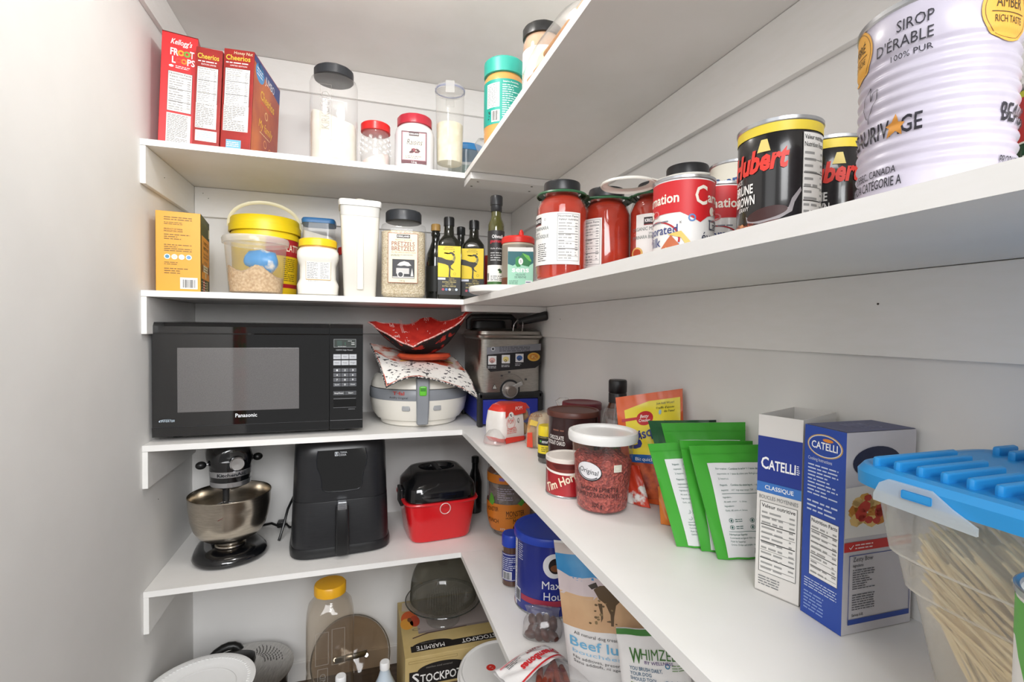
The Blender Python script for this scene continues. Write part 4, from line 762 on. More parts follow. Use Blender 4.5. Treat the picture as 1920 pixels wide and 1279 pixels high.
# ---- bread
PLASTIC = CLEAR(haze=.06, refl=1.5, rough=.1)
BREAD = N('#D9B27C', '#B5803F', 30, .85, 0, .3, name='bread_crust'); CRUMB = N('#F3E6C8', '#E2C796', 45, .9, 0, .3, name='bread_crumb')
t = thing('bread_bag', 'bag of sliced buns in red and white printed wrap at the inner shelf corner', 'bread', (.099, -.15, ZC + E4), R_(28), 'bread bags')
def lump(sx, sy, h, seed, amp=.005):
    b = loft([(.001, sx * .9, sy * .9, 4), (.012, sx, sy, 4.5), (h * .5, sx * 1.02, sy * 1.02, 4), (h * .82, sx * .97, sy * .97, 3.4), (h * .95, sx * .8, sy * .85, 3), (h, sx * .5, sy * .6, 3)], 48); rd = random.Random(seed)
    ph = [(rd.uniform(30, 90), rd.uniform(30, 90), rd.uniform(30, 90), rd.random() * 6) for _ in range(4)]
    for v in b.verts: k = sum(sin(v.co.x * p[0] + v.co.y * p[1] + v.co.z * p[2] + p[3]) for p in ph) / 4 * amp; v.co.x += k; v.co.y += k * .7; v.co.z = max(.0005, v.co.z + (k * .6 if v.co.z > .01 else 0))
    return b
for i in range(4):
    for j in range(2):
        o = obj('bun', ball((0, 0, 0), .023, sub=3, sc=(.62, 1.25, .9)), BREAD, t); o.location = (-.040 + i * .0278, .001, .024 + j * .04)
obj('wrap', lump(.061, .037, .1, 3), CLEAR(haze=.1, refl=1.2, rough=.14), t, 80)
o = obj('printed_wrap', lump(.0625, .0385, .101, 3), N('#F1EDE9', '#E7E1DB', 20, .3, name='white_film'), t, 80)
bm_ = bmesh.new(); bm_.from_mesh(o.data)
bmesh.ops.delete(bm_, geom=[f for f in bm_.faces if f.calc_center_median().x > .012 and f.calc_center_median().z < .085], context='FACES'); bm_.to_mesh(o.data); bm_.free()
o.data.materials.append(P('#DE3B2E', .28)); 
for p in o.data.polygons:
    if p.center.z > .078 or p.center.z < .014: p.material_index = 1
art(t, [Pg('#DE3B2E', [(-.056, .102), (.02, .102), (.02, .075), (-.02, .073), (-.036, .08), (-.056, .068)], 0), Tx('#DE3B2E', 'POM', -.047, .0525, .0115, .02, bold=.06), El('#DE3B2E', -.036, .054, .0155, .0165, .5, hole=.94), El('#F6F4F2', -.036, .075, .009, .008, 1), Blobs(['#6A5F66'], -.043, .069, -.03, .08, 5, .003, 3, 2), Tx('#2A2A2A', 'Q', -.013, .053, .0115, .008), Ln('#DE5A4E', -.05, .026, -.01, .043, 4, 2, 1), Pg('#DE3B2E', [(-.054, .002), (.016, .002), (.016, .014), (-.054, .018)], 1), Tx('#FFFFFF', 'POM', -.02, .086, .009, .025, bold=.03)], flat((0, -.0425, 0)), 'label')
obj('loose_film', crumple([(0, .012, .02, 2), (.006, .03, .03, 2), (.02, .028, .028, 2), (.034, .012, .014, 2), (.038, .003, .003, 2)], 6, .01), CLEAR(haze=.2, refl=1.6, rough=.12), t, 70).location = (-.072, -.02, .0)
t = thing('bread_bag', 'second clear bread bag with knotted end, between the red wrap and the chocolate tin', 'bread', (.185, -.265, ZC + E4), R_(-42), 'bread bags')
for i in range(5): obj('slice', loft([(.004, .012, .034, 5), (.05, .012, .036, 5), (.07, .0115, .034, 3), (.082, .009, .02, 3)], 28), CRUMB if i % 2 else BREAD, t).location = (-.052 + i * .0255, 0, 0)
obj('wrap', lump(.068, .04, .09, 8, .006), CLEAR(haze=.36, hazecol='#FAF2E4', refl=1.3, rough=.12), t, 80)
obj('knot', crumple([(0, .007, .007, 2), (.012, .014, .012, 2), (.03, .02, .014, 2), (.04, .012, .01, 2)], 2, .006), CLEAR(haze=.3, refl=1.6), t, 70).location = (.02, .012, .086)
art(t, [Pg('#E0492F', [(-.056, .004), (-.04, .004), (-.042, .042), (-.055, .04)], 0), Pg('#EBCB5A', [(-.05, .06), (-.03, .058), (-.026, .07), (-.046, .074)], 0), Tx('#8A5A3A', 'BAGELS', -.055, .078, .007, .04, rot=8)], flat((0, -.047, 0)), 'label')
# ---- tins and jars on the right board
t = thing('vitamin_jar', 'narrow jar with yellow cap and yellow and black label, left of the chocolate tin', 'jar', (.117, -.388, ZC + E4), face(.117, -.388))
obj('jar_wall', lathe([(0, .018), (.003, .0208), (.058, .0208), (.062, .0195)], 32), P('#55524E', .12, coat=.5), t)
cap_(t, [(.06, .0195), (.061, .0208), (.08, .0208), (.083, .019), (.0835, .001)], P('#F0D526', .35), ridges=40)
art(t, [Rc('#E9D22E', -.06, .012, .06, .058, 0), Rc('#1F1F1D', -.06, .041, .06, .0575, 1), Tx('#F4F4F2', 'mm', -.012, .046, .007, .02, bold=.04), El('#56B04A', -.016, .0495, .0025, lv=2), Ln('#4A4A2A', -.014, .026, .016, .038, 3, 3, 1), Rc('#1F1F1D', -.06, .012, .06, .022, 1)], around(.0209), 'label', .004)
t = thing('chocolate_tin', 'dark brown hot chocolate tin with brown plastic lid, behind the small red tin', 'tin', (.1375, -.4805, ZC + E4), face(.1375, -.4805)); t.scale.z = .93
obj('tin_body', lathe([(0, .0495), (.001, .051), (.135, .051)], 64), P('#33191A', .3, coat=.2), t)
obj('bottom_rim', lathe([(0, .0515), (.002, .052), (.0035, .0512)], 56, (0, 0)), RIM, t)
obj('lid', lathe([(.131, .0525), (.132, .0545), (.141, .0545), (.1435, .053), (.144, .049), (.1415, .046), (.1415, .001)], 64), P('#5A2F25', .4), t)
art(t, [Tx('#F3EFEA', 'CHOCOLATE', -.056, .083, .0085, .038, bold=.04), Tx('#F3EFEA', 'CHOCOLAT CHAUD', -.068, .0715, .0085, .053, bold=.04), Rc('#8E5F49', .0, .02, .05, .118, 0), El('#F4EEE6', .026, .105, .014, .011, 1), El('#E9E0D4', .026, .098, .01, .008, 2), Ln('#8A5A4A', -.045, .1, -.015, .108, 1, 3)], around(.0511), 'label', .005)
t = thing('burgundy_tin', 'tin with burgundy lid peeking out behind the chocolate tin', 'tin', (.2075, -.375, ZC + E4)); t.scale.z = .95
obj('tin_body', lathe([(0, .042), (.001, .0435), (.125, .0435)], 48), P('#6B2228', .35), t); obj('lid', lathe([(.12, .0445), (.121, .046), (.136, .046), (.138, .044), (.1385, .04), (.137, .038), (.137, .001)], 48), P('#6A1F2A', .4), t)
t = thing('coffee_tin', 'small red drink tin with slanted cream script, in front of the chocolate tin', 'tin', (.078, -.589, ZC + E4), face(.078, -.589)); t.scale.z = .90
HT = '#C2262B'; r = .0385
obj('tin_body', lathe([(.001, r), (.07, r)], 56), P('#A81E26', .28, coat=.3), t)
obj('bottom_rim', lathe([(0, r - .001), (.0004, r + .0012), (.0025, r + .0012), (.0035, r)], 48, (1, 0)), RIM, t); obj('lid', lathe([(.068, r + .0005), (.0685, r + .0016), (.0755, r + .0016), (.0765, r), (.0765, r - .002), (.074, r - .004), (.074, .001)], 56), P('#E9E2DA', .35), t)
arc = [(-.055 + .011 * i, .056 - .006 * sin(pi * i / 10)) for i in range(11)]
art(t, [Pg('#7A2A22', [(-.055, .067)] + arc + [(.055, .067)], 0), Pg('#5A1612', [(-.03, .064), (-.01, .068), (.03, .064), (.02, .058), (-.02, .056)], 1), Pg('#F3ECE4', arc + [(u, v - .0045) for u, v in arc[::-1]], 1), Tx('#F3E3C8', 'Tim Hortons', -.038, .008, .0155, .09, bold=.05, shear=.25, rot=29), Rc(HT, -.12, .003, -.056, .068, 0), Ln('#B56A62', -.05, .004, -.03, .007, 1, 3)], around(r + .0002), 'label', .005)
# bacon bits tub
t = thing('bacon_tub', 'clear tapered tub of red bacon bits with white lid and black lettering', 'tub', (.1035, -.677, ZC + E4), face(.1035, -.677)); t.scale.z = .915
rt = lambda z: .042 + .010 * z / .13
obj('tub_wall', lathe([(0, .038), (.003, .0415), (.006, rt(.006)), (.132, rt(.132))], 56, (1, 0)), CLEAR(haze=.05), t, 50)
b = lathe([(.003, .037), (.007, rt(.007) - .0012), (.045, rt(.045) - .0012), (.094, rt(.094) - .0014), (.098, .043), (.1, .02), (.1, .001)], 56); rd = random.Random(4)
for v in b.verts:
    if v.co.z > .09: v.co.z += rd.uniform(-.003, .003) - .12 * v.co.x * 0 + .004 * sin(v.co.x * 120)
BIT = N('#C25648', '#8E2E28', 240, .6, 0, .9, kind='v', lo=.1, hi=.9, name='bacon_bits', dist=.004); obj('bacon_bits', b, BIT, t)
obj('lid', lathe([(.126, .0535), (.127, .0575), (.1325, .0585), (.138, .0585), (.143, .0575), (.1445, .054), (.1425, .0505), (.138, .0495), (.1375, .001)], 64), P('#F3F2F0', .35, sss=.1), t)
tb = around(lambda z: rt(z) + .0002)
art(t, [El('#1E1C22', -.0225, .0785, .0225, .0172, .5, n=40, rot=-10), El('#E9E7EA', -.0228, .0792, .0212, .0158, 1, n=40, rot=-10), El('#1E1C22', -.0225, .0785, .0195, .0142, 2, a0=180, a1=330, hole=.9, rot=-10), Tx('#1E1C22', 'Original', -.0395, .0775, .0088, .033, rot=-9, lv=3), Rc('#F0EBDD', .0185, .0795, .0325, .0925, 1), Fr('#CFC9B6', .021, .082, .030, .090, .0006, 2),
        Tx('#2A1618', 'BACON ÉMIETTÉ', -.037, .044, .0072, .064, bold=.03), Tx('#2A1618', 'CRUMBLED BACON BITS', -.053, .033, .0072, .082, bold=.03), Tx('#2A1618', '300 g', -.016, .015, .0072, .017, bold=.02)], tb, 'label', .004, label='black print and white oval badge')
# syrup bottle, sweets bag
t = thing('syrup_bottle', 'dark brown sauce bottle with black cap standing behind the bacon tub', 'bottle', (.2235, -.512, ZC + E4))
obj('bottle_wall', lathe([(0, .028), (.004, .031), (.1, .031), (.125, .0265), (.15, .017), (.153, .0165)], 40), P('#4A2A1C', .15, coat=.5), t)
obj('cap', lathe([(.15, .0185), (.168, .0185), (.17, .0175), (.172, .0188), (.194, .0188), (.197, .017), (.1975, .001)], 36), P('#141416', .35), t)
t = thing('sweets_bag', 'small clear bag of red, green and blue wrapped sweets in front of the brown bottle', 'bag', (.192, -.578, ZC + E4), face(.192, -.578))
rd = random.Random(8); cs = ('#C8202A', '#2E7A3A', '#3A3F9A', '#B5222A', '#D86A2A', '#C8202A')
for i in range(26):
    o = obj('sweet', ball((0, 0, 0), .0095, sub=1, sc=(1.2, .75, .8)), P(cs[i % 6], .25), t); o.location = (rd.uniform(-.024, .024), rd.uniform(-.012, .012), .012 + i * .0042); o.rotation_euler = (rd.random() * 3, rd.random() * 3, rd.random() * 3)
obj('bag_film', crumple([(0, .02, .012, 2.5), (.008, .036, .024, 2.5), (.08, .038, .024, 2.5), (.125, .036, .014, 2.5), (.148, .03, .003, 2.5)], 4, .004), CLEAR(haze=.1, refl=1.6, rough=.1), t, 70)
# ---- flat pouches
def pouch(name, label, BL, BR, TR, TL, z, depth, m, prims, group=None, seal='#888888', cat='pouch', n=18, flatb=.12, mback=None):
    """filled stand-up pouch between four corners; art coordinates are metres from the lower left corner"""
    BL, BR, TR, TL = [Vector(p) for p in (BL, BR, TR, TL)]; o0 = Vector((BL.x, BL.y, 0)); t = thing(name, label, cat, (BL.x, BL.y, z + E4), 0, group)
    wd = ((BR - BL).length + (TR - TL).length) / 2; ht = ((TL - BL).length + (TR - BR).length) / 2
    nn = (BR - BL).cross(TL - BL).normalized()
    if nn.dot(Vector((-.29, -1.42, 1.22)) - (BL + Vector((0, 0, z)))) < 0: nn = -nn
    def base(s, q): return BL * (1 - s) * (1 - q) + BR * s * (1 - q) + TR * s * q + TL * (1 - s) * q - o0
    def bul(s, q):
        e = .06; a = max(0, min(1, (min(s, 1 - s) - .02) / .34)); b_ = max(0, min(1, (1 - q - flatb) / .45)); c = max(0, min(1, (q + .10) / .25))
        return depth / 2 * (sin(a * pi / 2) ** .8) * (sin(b_ * pi / 2)) * c + .0012
    def P3(s, q, h=0, sg=1):
        wob = .0011 * sin(s * 17 + q * 9 + BL.x * 300) * (1 if .05 < s < .95 else .3)
        return base(s, q) + nn * sg * (bul(s, q) + h + wob * sg)
    b = bmesh.new(); F = [[b.verts.new(P3(i / n, j / n)) for i in range(n + 1)] for j in range(n + 1)]; B = [[b.verts.new(P3(i / n, j / n, 0, -1)) for i in range(n + 1)] for j in range(n + 1)]
    for j in range(n):
        for i in range(n): b.faces.new((F[j][i], F[j][i + 1], F[j + 1][i + 1], F[j + 1][i])); b.faces.new((B[j][i + 1], B[j][i], B[j + 1][i], B[j + 1][i + 1]))
        b.faces.new((F[j][0], F[j + 1][0], B[j + 1][0], B[j][0])); b.faces.new((F[j + 1][n], F[j][n], B[j][n], B[j + 1][n])); b.faces.new((F[0][j + 1], F[0][j], B[0][j], B[0][j + 1])); b.faces.new((F[n][j], F[n][j + 1], B[n][j + 1], B[n][j]))
    lo = min(v.co.z for v in b.verts)
    for v in b.verts: v.co.z = max(v.co.z, .0004)
    obj('pouch_film', b, m if not isinstance(m, str) else P(m, .3), t, 70)
    if prims:
        art(t, prims(wd, ht), lambda a, v_, h: P3(a / wd, v_ / ht, h + .0007), 'printed_panel', .008, .3, vstep=.008)
    return t
t = pouch('baking_mix_pouch', 'orange and yellow baking mix pouch with red spoon emblem, leaning on the wall', (.170, -.642, 0), (.2325, -.725, 0), (.2605, -.676, .1975), (.163, -.612, .1755), ZC, .034, P('#E2622A', .28), lambda w, h: [
    Pg('#F0DC35', [(w * .12, h * .86), (w * .5, h * .925), (w * .97, h * .93), (w * .97, h * .42), (w * .2, h * .42)], 0), Rc('#1F5FA8', w * .2, h * .36, w * .98, h * .44, .5), Pg(N('#D9683A', '#8E2E20', 60, .4, name='dish_print'), [(w * .04, h * .37), (w * .75, h * .36), (w * .7, h * .06), (w * .3, h * .03), (w * .06, h * .1)], 1), Pg('#1E1E20', [(w * .72, h * .36), (w * .98, h * .36), (w * .98, h * .02), (w * .66, h * .02)], 1),
    El('#C3232B', w * .45, h * .77, w * .125, h * .065, 2), Pg('#C3232B', [(w * .08, h * .745), (w * .34, h * .76), (w * .34, h * .785), (w * .08, h * .775)], 2), Tx('#F6EFE8', 'Betty', w * .38, h * .775, h * .028, w * .13, lv=3, bold=.03, shear=.2), Tx('#F6EFE8', 'Crocker', w * .365, h * .738, h * .028, w * .17, lv=3, bold=.03, shear=.2), Tx('#3A3A1E', 'Just Add Water!', w * .62, h * .885, h * .018, w * .26, bold=.02), Tx('#3A3A1E', "Il suffit d'ajouter", w * .62, h * .845, h * .018, w * .28, bold=.02), Tx('#3A3A1E', "de l'eau!", w * .74, h * .812, h * .018, w * .15, bold=.02), El('#9CC3D8', w * .68, h * .815, w * .022, h * .022),
    Tx('#26307E', 'B', w * .2, h * .5, h * .15, w * .22, lv=2, bold=.07), Tx('#26307E', 'isquick', w * .4, h * .58, h * .085, w * .5, lv=2, bold=.05, rot=18), Tx('#FFFFFF', 'Bisquick', w * .3, h * .385, h * .03, w * .3, lv=2)], cat='pouch')
t = pouch('red_snack_pouch', 'small red and white snack pouch lying between bacon tub and yellow baking pouch', (.152, -.655, 0), (.18, -.705, 0), (.175, -.676, .065), (.154, -.642, .06), ZC, .014, N('#D8452C', '#F0EDE8', 30, .35, lo=.55, hi=.6, name='red_snack'), None)
DG = N('#1E5A30', '#123F24', 12, .3, name='deep_green_film')
t = pouch('dark_green_pouch', 'dark green glossy pouch behind the bright green seasoning packets', (.196, -.752, 0), (.2475, -.800, 0), (.262, -.762, .157), (.165, -.716, .1515), ZC, .018, DG, lambda w, h: [Rc('#14301F', w * .9, 0, w, h, 0), Pg('#2F8A45', [(w * .25, h * .97), (w * .85, h * .97), (w * .8, h * .8), (w * .28, h * .8)], 0)])
t = pouch('orange_pouch', 'orange snack packet with its corner poking out under the green packets', (.158, -.768, 0), (.2, -.79, 0), (.2, -.775, .05), (.16, -.755, .055), ZC, .014, P('#E07F2A', .3), None)
GN = P('#42A532', .3); SIL = P('#E4E4E6', .3)
def seasoning(label, BL, BR, TR, TL, seed, x0=.17, bc=True):
    def pr(w, h):
        k = h / .15; a = w * (x0 + .1); o = [Rc(SIL, w * x0, h * .02, w * .93, h * .845, 0), Pg('#3FA030', [(0, h * .93), (w, h * .93), (w, h * .925), (0, h * .925)], 1)]
        for i, s in enumerate(('Préparation : Combiner le sachet à 1 tasse de', 'mayonnaise et 1 tasse de crème sure. Réfrigérer', '2 heures.', 'Preparation : Combine the whole bag with 1 cup', 'mayonnaise and 1 cup sour cream. Chill for 2 h')):
            o.append(Tx('#3F6660', s, a, h * .785 - i * h * .043 - (h * .012 if i > 2 else 0), h * .0165, None if i == 2 else w * .56, lv=2, bold=.02 if i % 3 == 0 else 0))
        o += [Rc('#3F6660', a, h * .575, w * .88, h * .579, 2)]
        for i, s in enumerate(('Ingrédients :', 'Ail, aneth, concombre, citron', 'Ingredients:', 'Garlic, dill, cucumber, lemon')): o.append(Tx('#3F6660', s, a, h * .54 - i * h * .038, h * .0145, w * (.15 if i % 2 == 0 else .34), lv=2))
        for i, (u, v) in enumerate(((.06, .345), (.4, .345), (.06, .285), (.4, .285))): o += [El('#3F6660', a + w * u, h * v, w * .035, w * .035, 2, hole=.8), El('#3F6660', a + w * u, h * v, w * .014, w * .02, 2), Ln('#3F6660', a + w * (u + .06), h * (v - .016), a + w * (u + .2), h * (v + .018), 2, i + seed, 2)]
        o += [Rc('#3F6660', a, h * .245, w * .88, h * .249, 2)]
        for i, s in enumerate(('Fabriqué par Supertips', 'Commande en ligne et idées recettes', 'Made by Supertips', 'Online Order and recipes ideas')): o.append(Tx('#3F6660', s, a, h * .215 - i * h * .03, h * .0165, w * (.3, .5, .24, .46)[i], lv=2, bold=.02 if i % 2 == 0 else 0))
        if bc: o += [Bars(w * .68, h * .05, w * .84, h * .1, 2)]
        return o
    return pouch('seasoning_packet', label, BL, BR, TR, TL, ZC, .011, GN, pr, 'green dip seasoning packets', n=16)
seasoning('rearmost green seasoning packet, its top rising above the other green packets', (.180, -.806, 0), (.248, -.845, 0), (.2605, -.8262, .1655), (.151, -.773, .159), 3)
seasoning('leftmost green seasoning packet, creased, leaning away from the pasta boxes', (.1335, -.8415, 0), (.206, -.872, 0), (.178, -.846, .147), (.106, -.808, .1375), 5, .2, False)
seasoning('middle green seasoning packet with black corner, mostly covered by the front one', (.157, -.864, 0), (.226, -.884, 0), (.232, -.871, .149), (.1325, -.8435, .1495), 7)
seasoning('front green seasoning packet, full silver back panel visible, beside white pasta box', (.1625, -.890, 0), (.233, -.905, 0), (.236, -.893, .149), (.134, -.862, .146), 9)
# ---- pasta boxes
CB = '#22388F'
t, fr, sd, tp = carton('pasta_box', 'opened white pasta box with blue band, next to the green packets', 'box', (.1535, -.9625), ZC, .0478, .093, .2055, -69.3, P('#E4E1DC', .5), group='pasta boxes', open_top=True)
art(t, [Rc(CB, 0, .128, .0478, .181, 0), Rc('#3F79C6', 0, .1165, .0478, .1285, 0), Tx('#FFFFFF', 'C', .004, .144, .013, .0085, bold=.04, lv=1), Tx('#FFFFFF', 'ATELLI', .0125, .144, .0105, .029, bold=.04, lv=1), Ln('#FFFFFF', .0425, .144, .046, .155, 5, 4, 1), Tx('#FFFFFF', 'CLASSIQUE', .009, .1205, .0045, .031, bold=.02, lv=1), Tx('#77797C', 'BOUCLES MOYENNES', .003, .109, .0042, .042), Nutri(.004, .024, .0445, .106, ('Valeur nutritive',), 7, '#EDEBE7', .0042, rules=7), Ln('#77797C', .004, .008, .03, .02, 4, 8)], fr, 'printed_panel')
art(t, [Tx('#77797C', 'AS', .004, .142, .0045), Ln('#9A938C', .004, .11, .03, .135, 4, 2), Blobs(['#C98A4A', '#E2B878'], .004, .06, .06, .1, 6, .012, 3)], sd, 'side_panel')
t, fr, sd, tp = carton('pasta_box', 'closed blue and grey pasta box with recipe panel, touching the big clear pasta bin', 'box', (.1675, -1.0125), ZC, .0478, .094, .203, -91, P('#C9C6CB', .4), group='pasta boxes')
art(t, [Rc('#264AA6', 0, 0, .0478, .203, 0), El('#C9A35E', .024, .184, .0205, .0122, 1), El('#EDEBEA', .024, .184, .0192, .0112, 2), El('#24479F', .024, .184, .0185, .0105, 3), Tx('#FFFFFF', 'CATELLI', .009, .1805, .0072, .03, lv=4, bold=.03), El('#E08A2E', .028, .1905, .006, .0018, 4), Tx('#DDE4F2', 'Cooking Instructions', .005, .167, .0034, .028), Ln('#C9D4EA', .005, .13, .044, .164, 9, 3), Ln('#C9D4EA', .005, .112, .044, .126, 3, 4), Nutri(.0095, .045, .0425, .108, ('Nutrition Facts',), 9, '#F3F2F0', .0038, rules=8), Ln('#C9D4EA', .004, .03, .046, .041, 4, 8), Ln('#8FA6D8', .004, .006, .03, .027, 6, 9)], fr, 'printed_panel')
art(t, [El('#1E2440', .04, .172, .032, .016, .5), Pg('#E9E6E2', [(.0, .098), (.06, .098), (.075, .13), (.04, .15), (.0, .148)], 1), Blobs(['#D8A24A', '#C9822E', '#E8C27A', '#C23A2A'], .0, .104, .06, .145, 9, .012, 6, 2), Rc('#C8302E', 0, .084, .09, .0935, 1), Tx('#FFFFFF', '✓', .006, .0855, .006, lv=2), Ln('#F3D8D6', .014, .0855, .04, .092, 2, 3, 2), Fr('#33448F', .007, .01, .09, .08, .0007, 1), Tx('#2A2A30', 'Zesty Bow', .012, .0735, .0045, .026), Tx('#2A2A30', 'Ingredients:', .012, .068, .0028, .014, bold=.02), Ln('#4A4A50', .012, .045, .045, .066, 9, 2), Ln('#4A4A50', .012, .024, .045, .041, 7, 5), Tx('#2A2A30', 'Serves 6-8.', .012, .018, .003, .015, bold=.02), Rc('#27479C', .0075, .0105, .0895, .0155, 2)], sd, 'side_panel')
art(t, [Rc('#4A4F78', 0, 0, .0478, .093, 0), Ln('#8A8FB0', .012, .03, .035, .06, 5, 3), El('#8A8FB0', .024, .06, .012, .007, hole=.9)], tp, 'top_flap')
# ---- spaghetti bin
t = thing('pasta_bin', 'big tapered clear bin of spaghetti with bright blue ribbed lid', 'bin', (.083, -1.1285, ZC + E4), 0)
LN_, WD = .33, .174        # runs toward the photographer along -y ; local x to the wall
def ring_(z, i0, i1, e0): return (z, (WD - i0 - .004) / 2, (LN_ - 2 * e0) / 2, 7, i0 + (WD - i0 - .004) / 2, -LN_ / 2)
wall = CLEAR(haze=.36, hazecol='#F8F4EA', refl=.9, rough=.16)
obj('bin_wall', loft([ring_(.0, .068, 0, .026), ring_(.006, .062, 0, .02), ring_(.098, .036, 0, .0135), ring_(.102, .030, 0, .0095), ring_(.128, .022, 0, .008), ring_(.132, .016, 0, .005), ring_(.186, .004, 0, .001)], 96, (1, 0)), wall, t, 40)
for z, i0, e in ((.101, .0315, .0095), (.1315, .0165, .0052)): r_ = ring_(z, i0, 0, e); obj('ledge', loft([r_, (z + .0018,) + r_[1:]], 96, (0, 0)), CLEAR(haze=.75, hazecol='#F6F4EE'), t, 60)
BL_ = P('#2F9BE0', .32, sss=.05)
lr = lambda z, g: (z, WD / 2 + g, LN_ / 2 + g, 8, WD / 2, -LN_ / 2)
ld = obj('lid', loft([lr(.183, .002), lr(.184, .0055), lr(.194, .006), lr(.199, .003), lr(.2, -.004), lr(.199, -.006)], 96), BL_, t, 30)
for k in range(10):
    y = -.012 - k * .0145
    L = .105 - abs(k - 1.5) * .008
    if k < 8: obj('lid_rib', box(.006 + k * .0015, y - .0068, .197, .006 + k * .0015 + max(.03, .09 - k * .009), y - .001, .2065, .0025), BL_, ld)
    if k < 9: obj('lid_rib', box(WD - .012 - max(.02, .02 + k * .008), y - .0092, .197, WD - .006, y - .003, .2065, .0025), BL_, ld)
b = bmesh.new(); cp = [(-.030, .0), (-.026, .009), (-.02, .013), (.008, .013), (.02, .005), (.034, -.002), (.034, -.007), (-.03, -.005)]
prism([(u, v) for u, v in cp], 0, .0022, b); xf(b, Matrix.Translation((-.0066, -.056, .183)) @ Matrix(((0, 0, -1, 0), (-1, 0, 0, 0), (0, 1, 0, 0), (0, 0, 0, 1)))); cl = obj('lid_clip', b, CLEAR(haze=.55, hazecol='#E8F0F4'), t, 30)
obj('clip_slot', box(-.0098, -.065, .186, -.0088, -.046, .192, .001), BL_, cl)
# spaghetti: the bundle and the single strands in front of it
rd = random.Random(11); SP = N('#F2E0B4', '#E6CC94', 40, .5, name='spaghetti'); bun = bmesh.new()
def strand(p0, p1, r, bm=None, seg=6):
    p0, p1 = Vector(p0), Vector(p1); return tube([p0, (p0 + p1) / 2 + Vector((rd.uniform(-.002, .002), rd.uniform(-.002, .002), 0)), p1], r, seg, bm=bm)
def inside(z): return .075 - .37 * z + .0025
for i in range(100):
    y1 = rd.uniform(-.30, -.09); z1 = .008 + rd.random() * .02; y0 = y1 + rd.uniform(.11, .16); f_ = rd.random(); z0_ = rd.uniform(.085, .165)
    y0 = min(y0, -.03)
    obj('spaghetti_strand', strand((inside(z1) + f_ * .06, y1, z1), (inside(z0_) + f_ * .06, y0, z0_), .0012), SP, t, 60)
for i in range(1300):
    y1 = rd.uniform(-.31, -.05); z1 = .008 + rd.random() * .02; y0 = min(y1 + rd.uniform(.06, .13), -.032); f_ = rd.uniform(.1, 1); z0_ = rd.uniform(.075, .15)
    strand((inside(z1) + f_ * .085, y1, z1), (inside(z0_) + f_ * .085, y0, z0_), .0013, bun, 4)
o = obj('spaghetti', bun, SP, t, 60); o['kind'] = 'stuff'
# green and white can at the front right
t, mp = steel_can('veg_can', 'tall white and green can at the right edge, in front of the pasta bin', .0468, -1.2884, ZC, .0325, .176, P('#EFEDE8', .35, coat=.2), -20)
art(t, [Rc('#EFEDE8', -.1, .004, .1, .172, -1), Pg('#5FB046', [(-.1, .17), (.1, .17), (.1, .15), (.03, .14), (-.01, .115), (-.03, .15), (-.1, .14)], 0), Pg('#2F7A34', [(-.02, .17), (.03, .17), (.02, .13), (-.005, .12), (-.015, .15)], 1), Tx('#3D3A3C', 'elle', -.026, .062, .026, .06, bold=.05), Pg('#C0502E', [(-.03, .118), (.03, .1), (.03, .099), (-.03, .117)], 1), Pg('#5FB046', [(-.1, .03), (-.02, .022), (-.02, .004), (-.1, .004)], 0)], mp, 'label', .005)
# ================================================================ LOWEST SHELF
GBK = P('#0E0F12', .12, spec=.6, coat=.5)
mx, my = -.645, .165
t = thing('stand_mixer', 'glossy black stand mixer with silver bands and brushed steel bowl', 'mixer', (mx, my, ZD + E4), face(mx, my, 6))
b = loft([(0, .088, .088, 2.2), (.003, .094, .094, 2.2), (.012, .097, .097, 2.2), (.022, .092, .092, 2.2), (.03, .078, .078, 2.2), (.033, .06, .06, 2.2)], 64)
for v in b.verts:
    if v.co.y > 0: v.co.y *= 1.95; v.co.x *= 1 - .25 * min(1, v.co.y / .18)
obj('base', b, GBK, t, 50)
b = loft([(.02, .05, .036, 3, 0, .145), (.06, .045, .03, 3, 0, .15), (.18, .04, .028, 3, 0, .15), (.235, .044, .04, 3, 0, .14)], 40); obj('pedestal', b, GBK, t, 50)
b = bmesh.new()
loft([(-.053, .03, .03, 2, 0, 0), (-.05, .04, .04, 2), (-.043, .048, .047, 2), (-.025, .055, .052, 2), (.03, .0585, .056, 2.1), (.1, .056, .052, 2.1), (.15, .045, .043, 2.1), (.175, .02, .02, 2)], 48, bm=b)
xf(b, Matrix.Translation((0, .0, .285)) @ Matrix.Rotation(R_(-90), 4, 'X')); obj('head', b, GBK, t, 60)
cy = -.012
nk = obj('neck', lathe([(.212, .047), (.219, .05), (.27, .0535), (.285, .053)], 48), GBK, t, 50); nk.location.y = cy
for nm_, z0_, z1_ in (('silver_band', .2415, .2585), ('silver_trim', .2135, .2275)):
    r0 = .0502 + (z0_ - .219) * .07; o = obj(nm_, lathe([(z0_, r0), (z0_ + .001, r0 + .0012), (z1_ - .001, r0 + .0018), (z1_, r0 + .001)], 56, (0, 0)), P('#C9CACD', .25, .9), t); o.location.y = cy
art(t, [Tx('#2B2C30', 'KitchenAid', -.041, .2455, .0085, .074, bold=.05)], (lambda f_: (lambda a, b_, h: f_(a, b_, h) + Vector((0, cy, 0))))(around(.0537)), 'lettering', .004)
o = obj('planetary_cone', lathe([(.198, .012), (.2, .022), (.212, .046)], 40), GBK, t); o.location.y = cy
hub = obj('attachment_hub', xf(lathe([(0, .02), (.008, .0195), (.01, .017), (.011, .0165), (.0105, .001)], 36), Matrix.Translation((.011, -.0575, .279)) @ Matrix.Rotation(R_(90), 4, 'X')), CHROME, t)
for k in range(3): obj('hub_groove', box(.0, -.0676, .2685 + k * .0075, .022, -.066, .2712 + k * .0075), P('#8C8E92', .3, .9), hub)
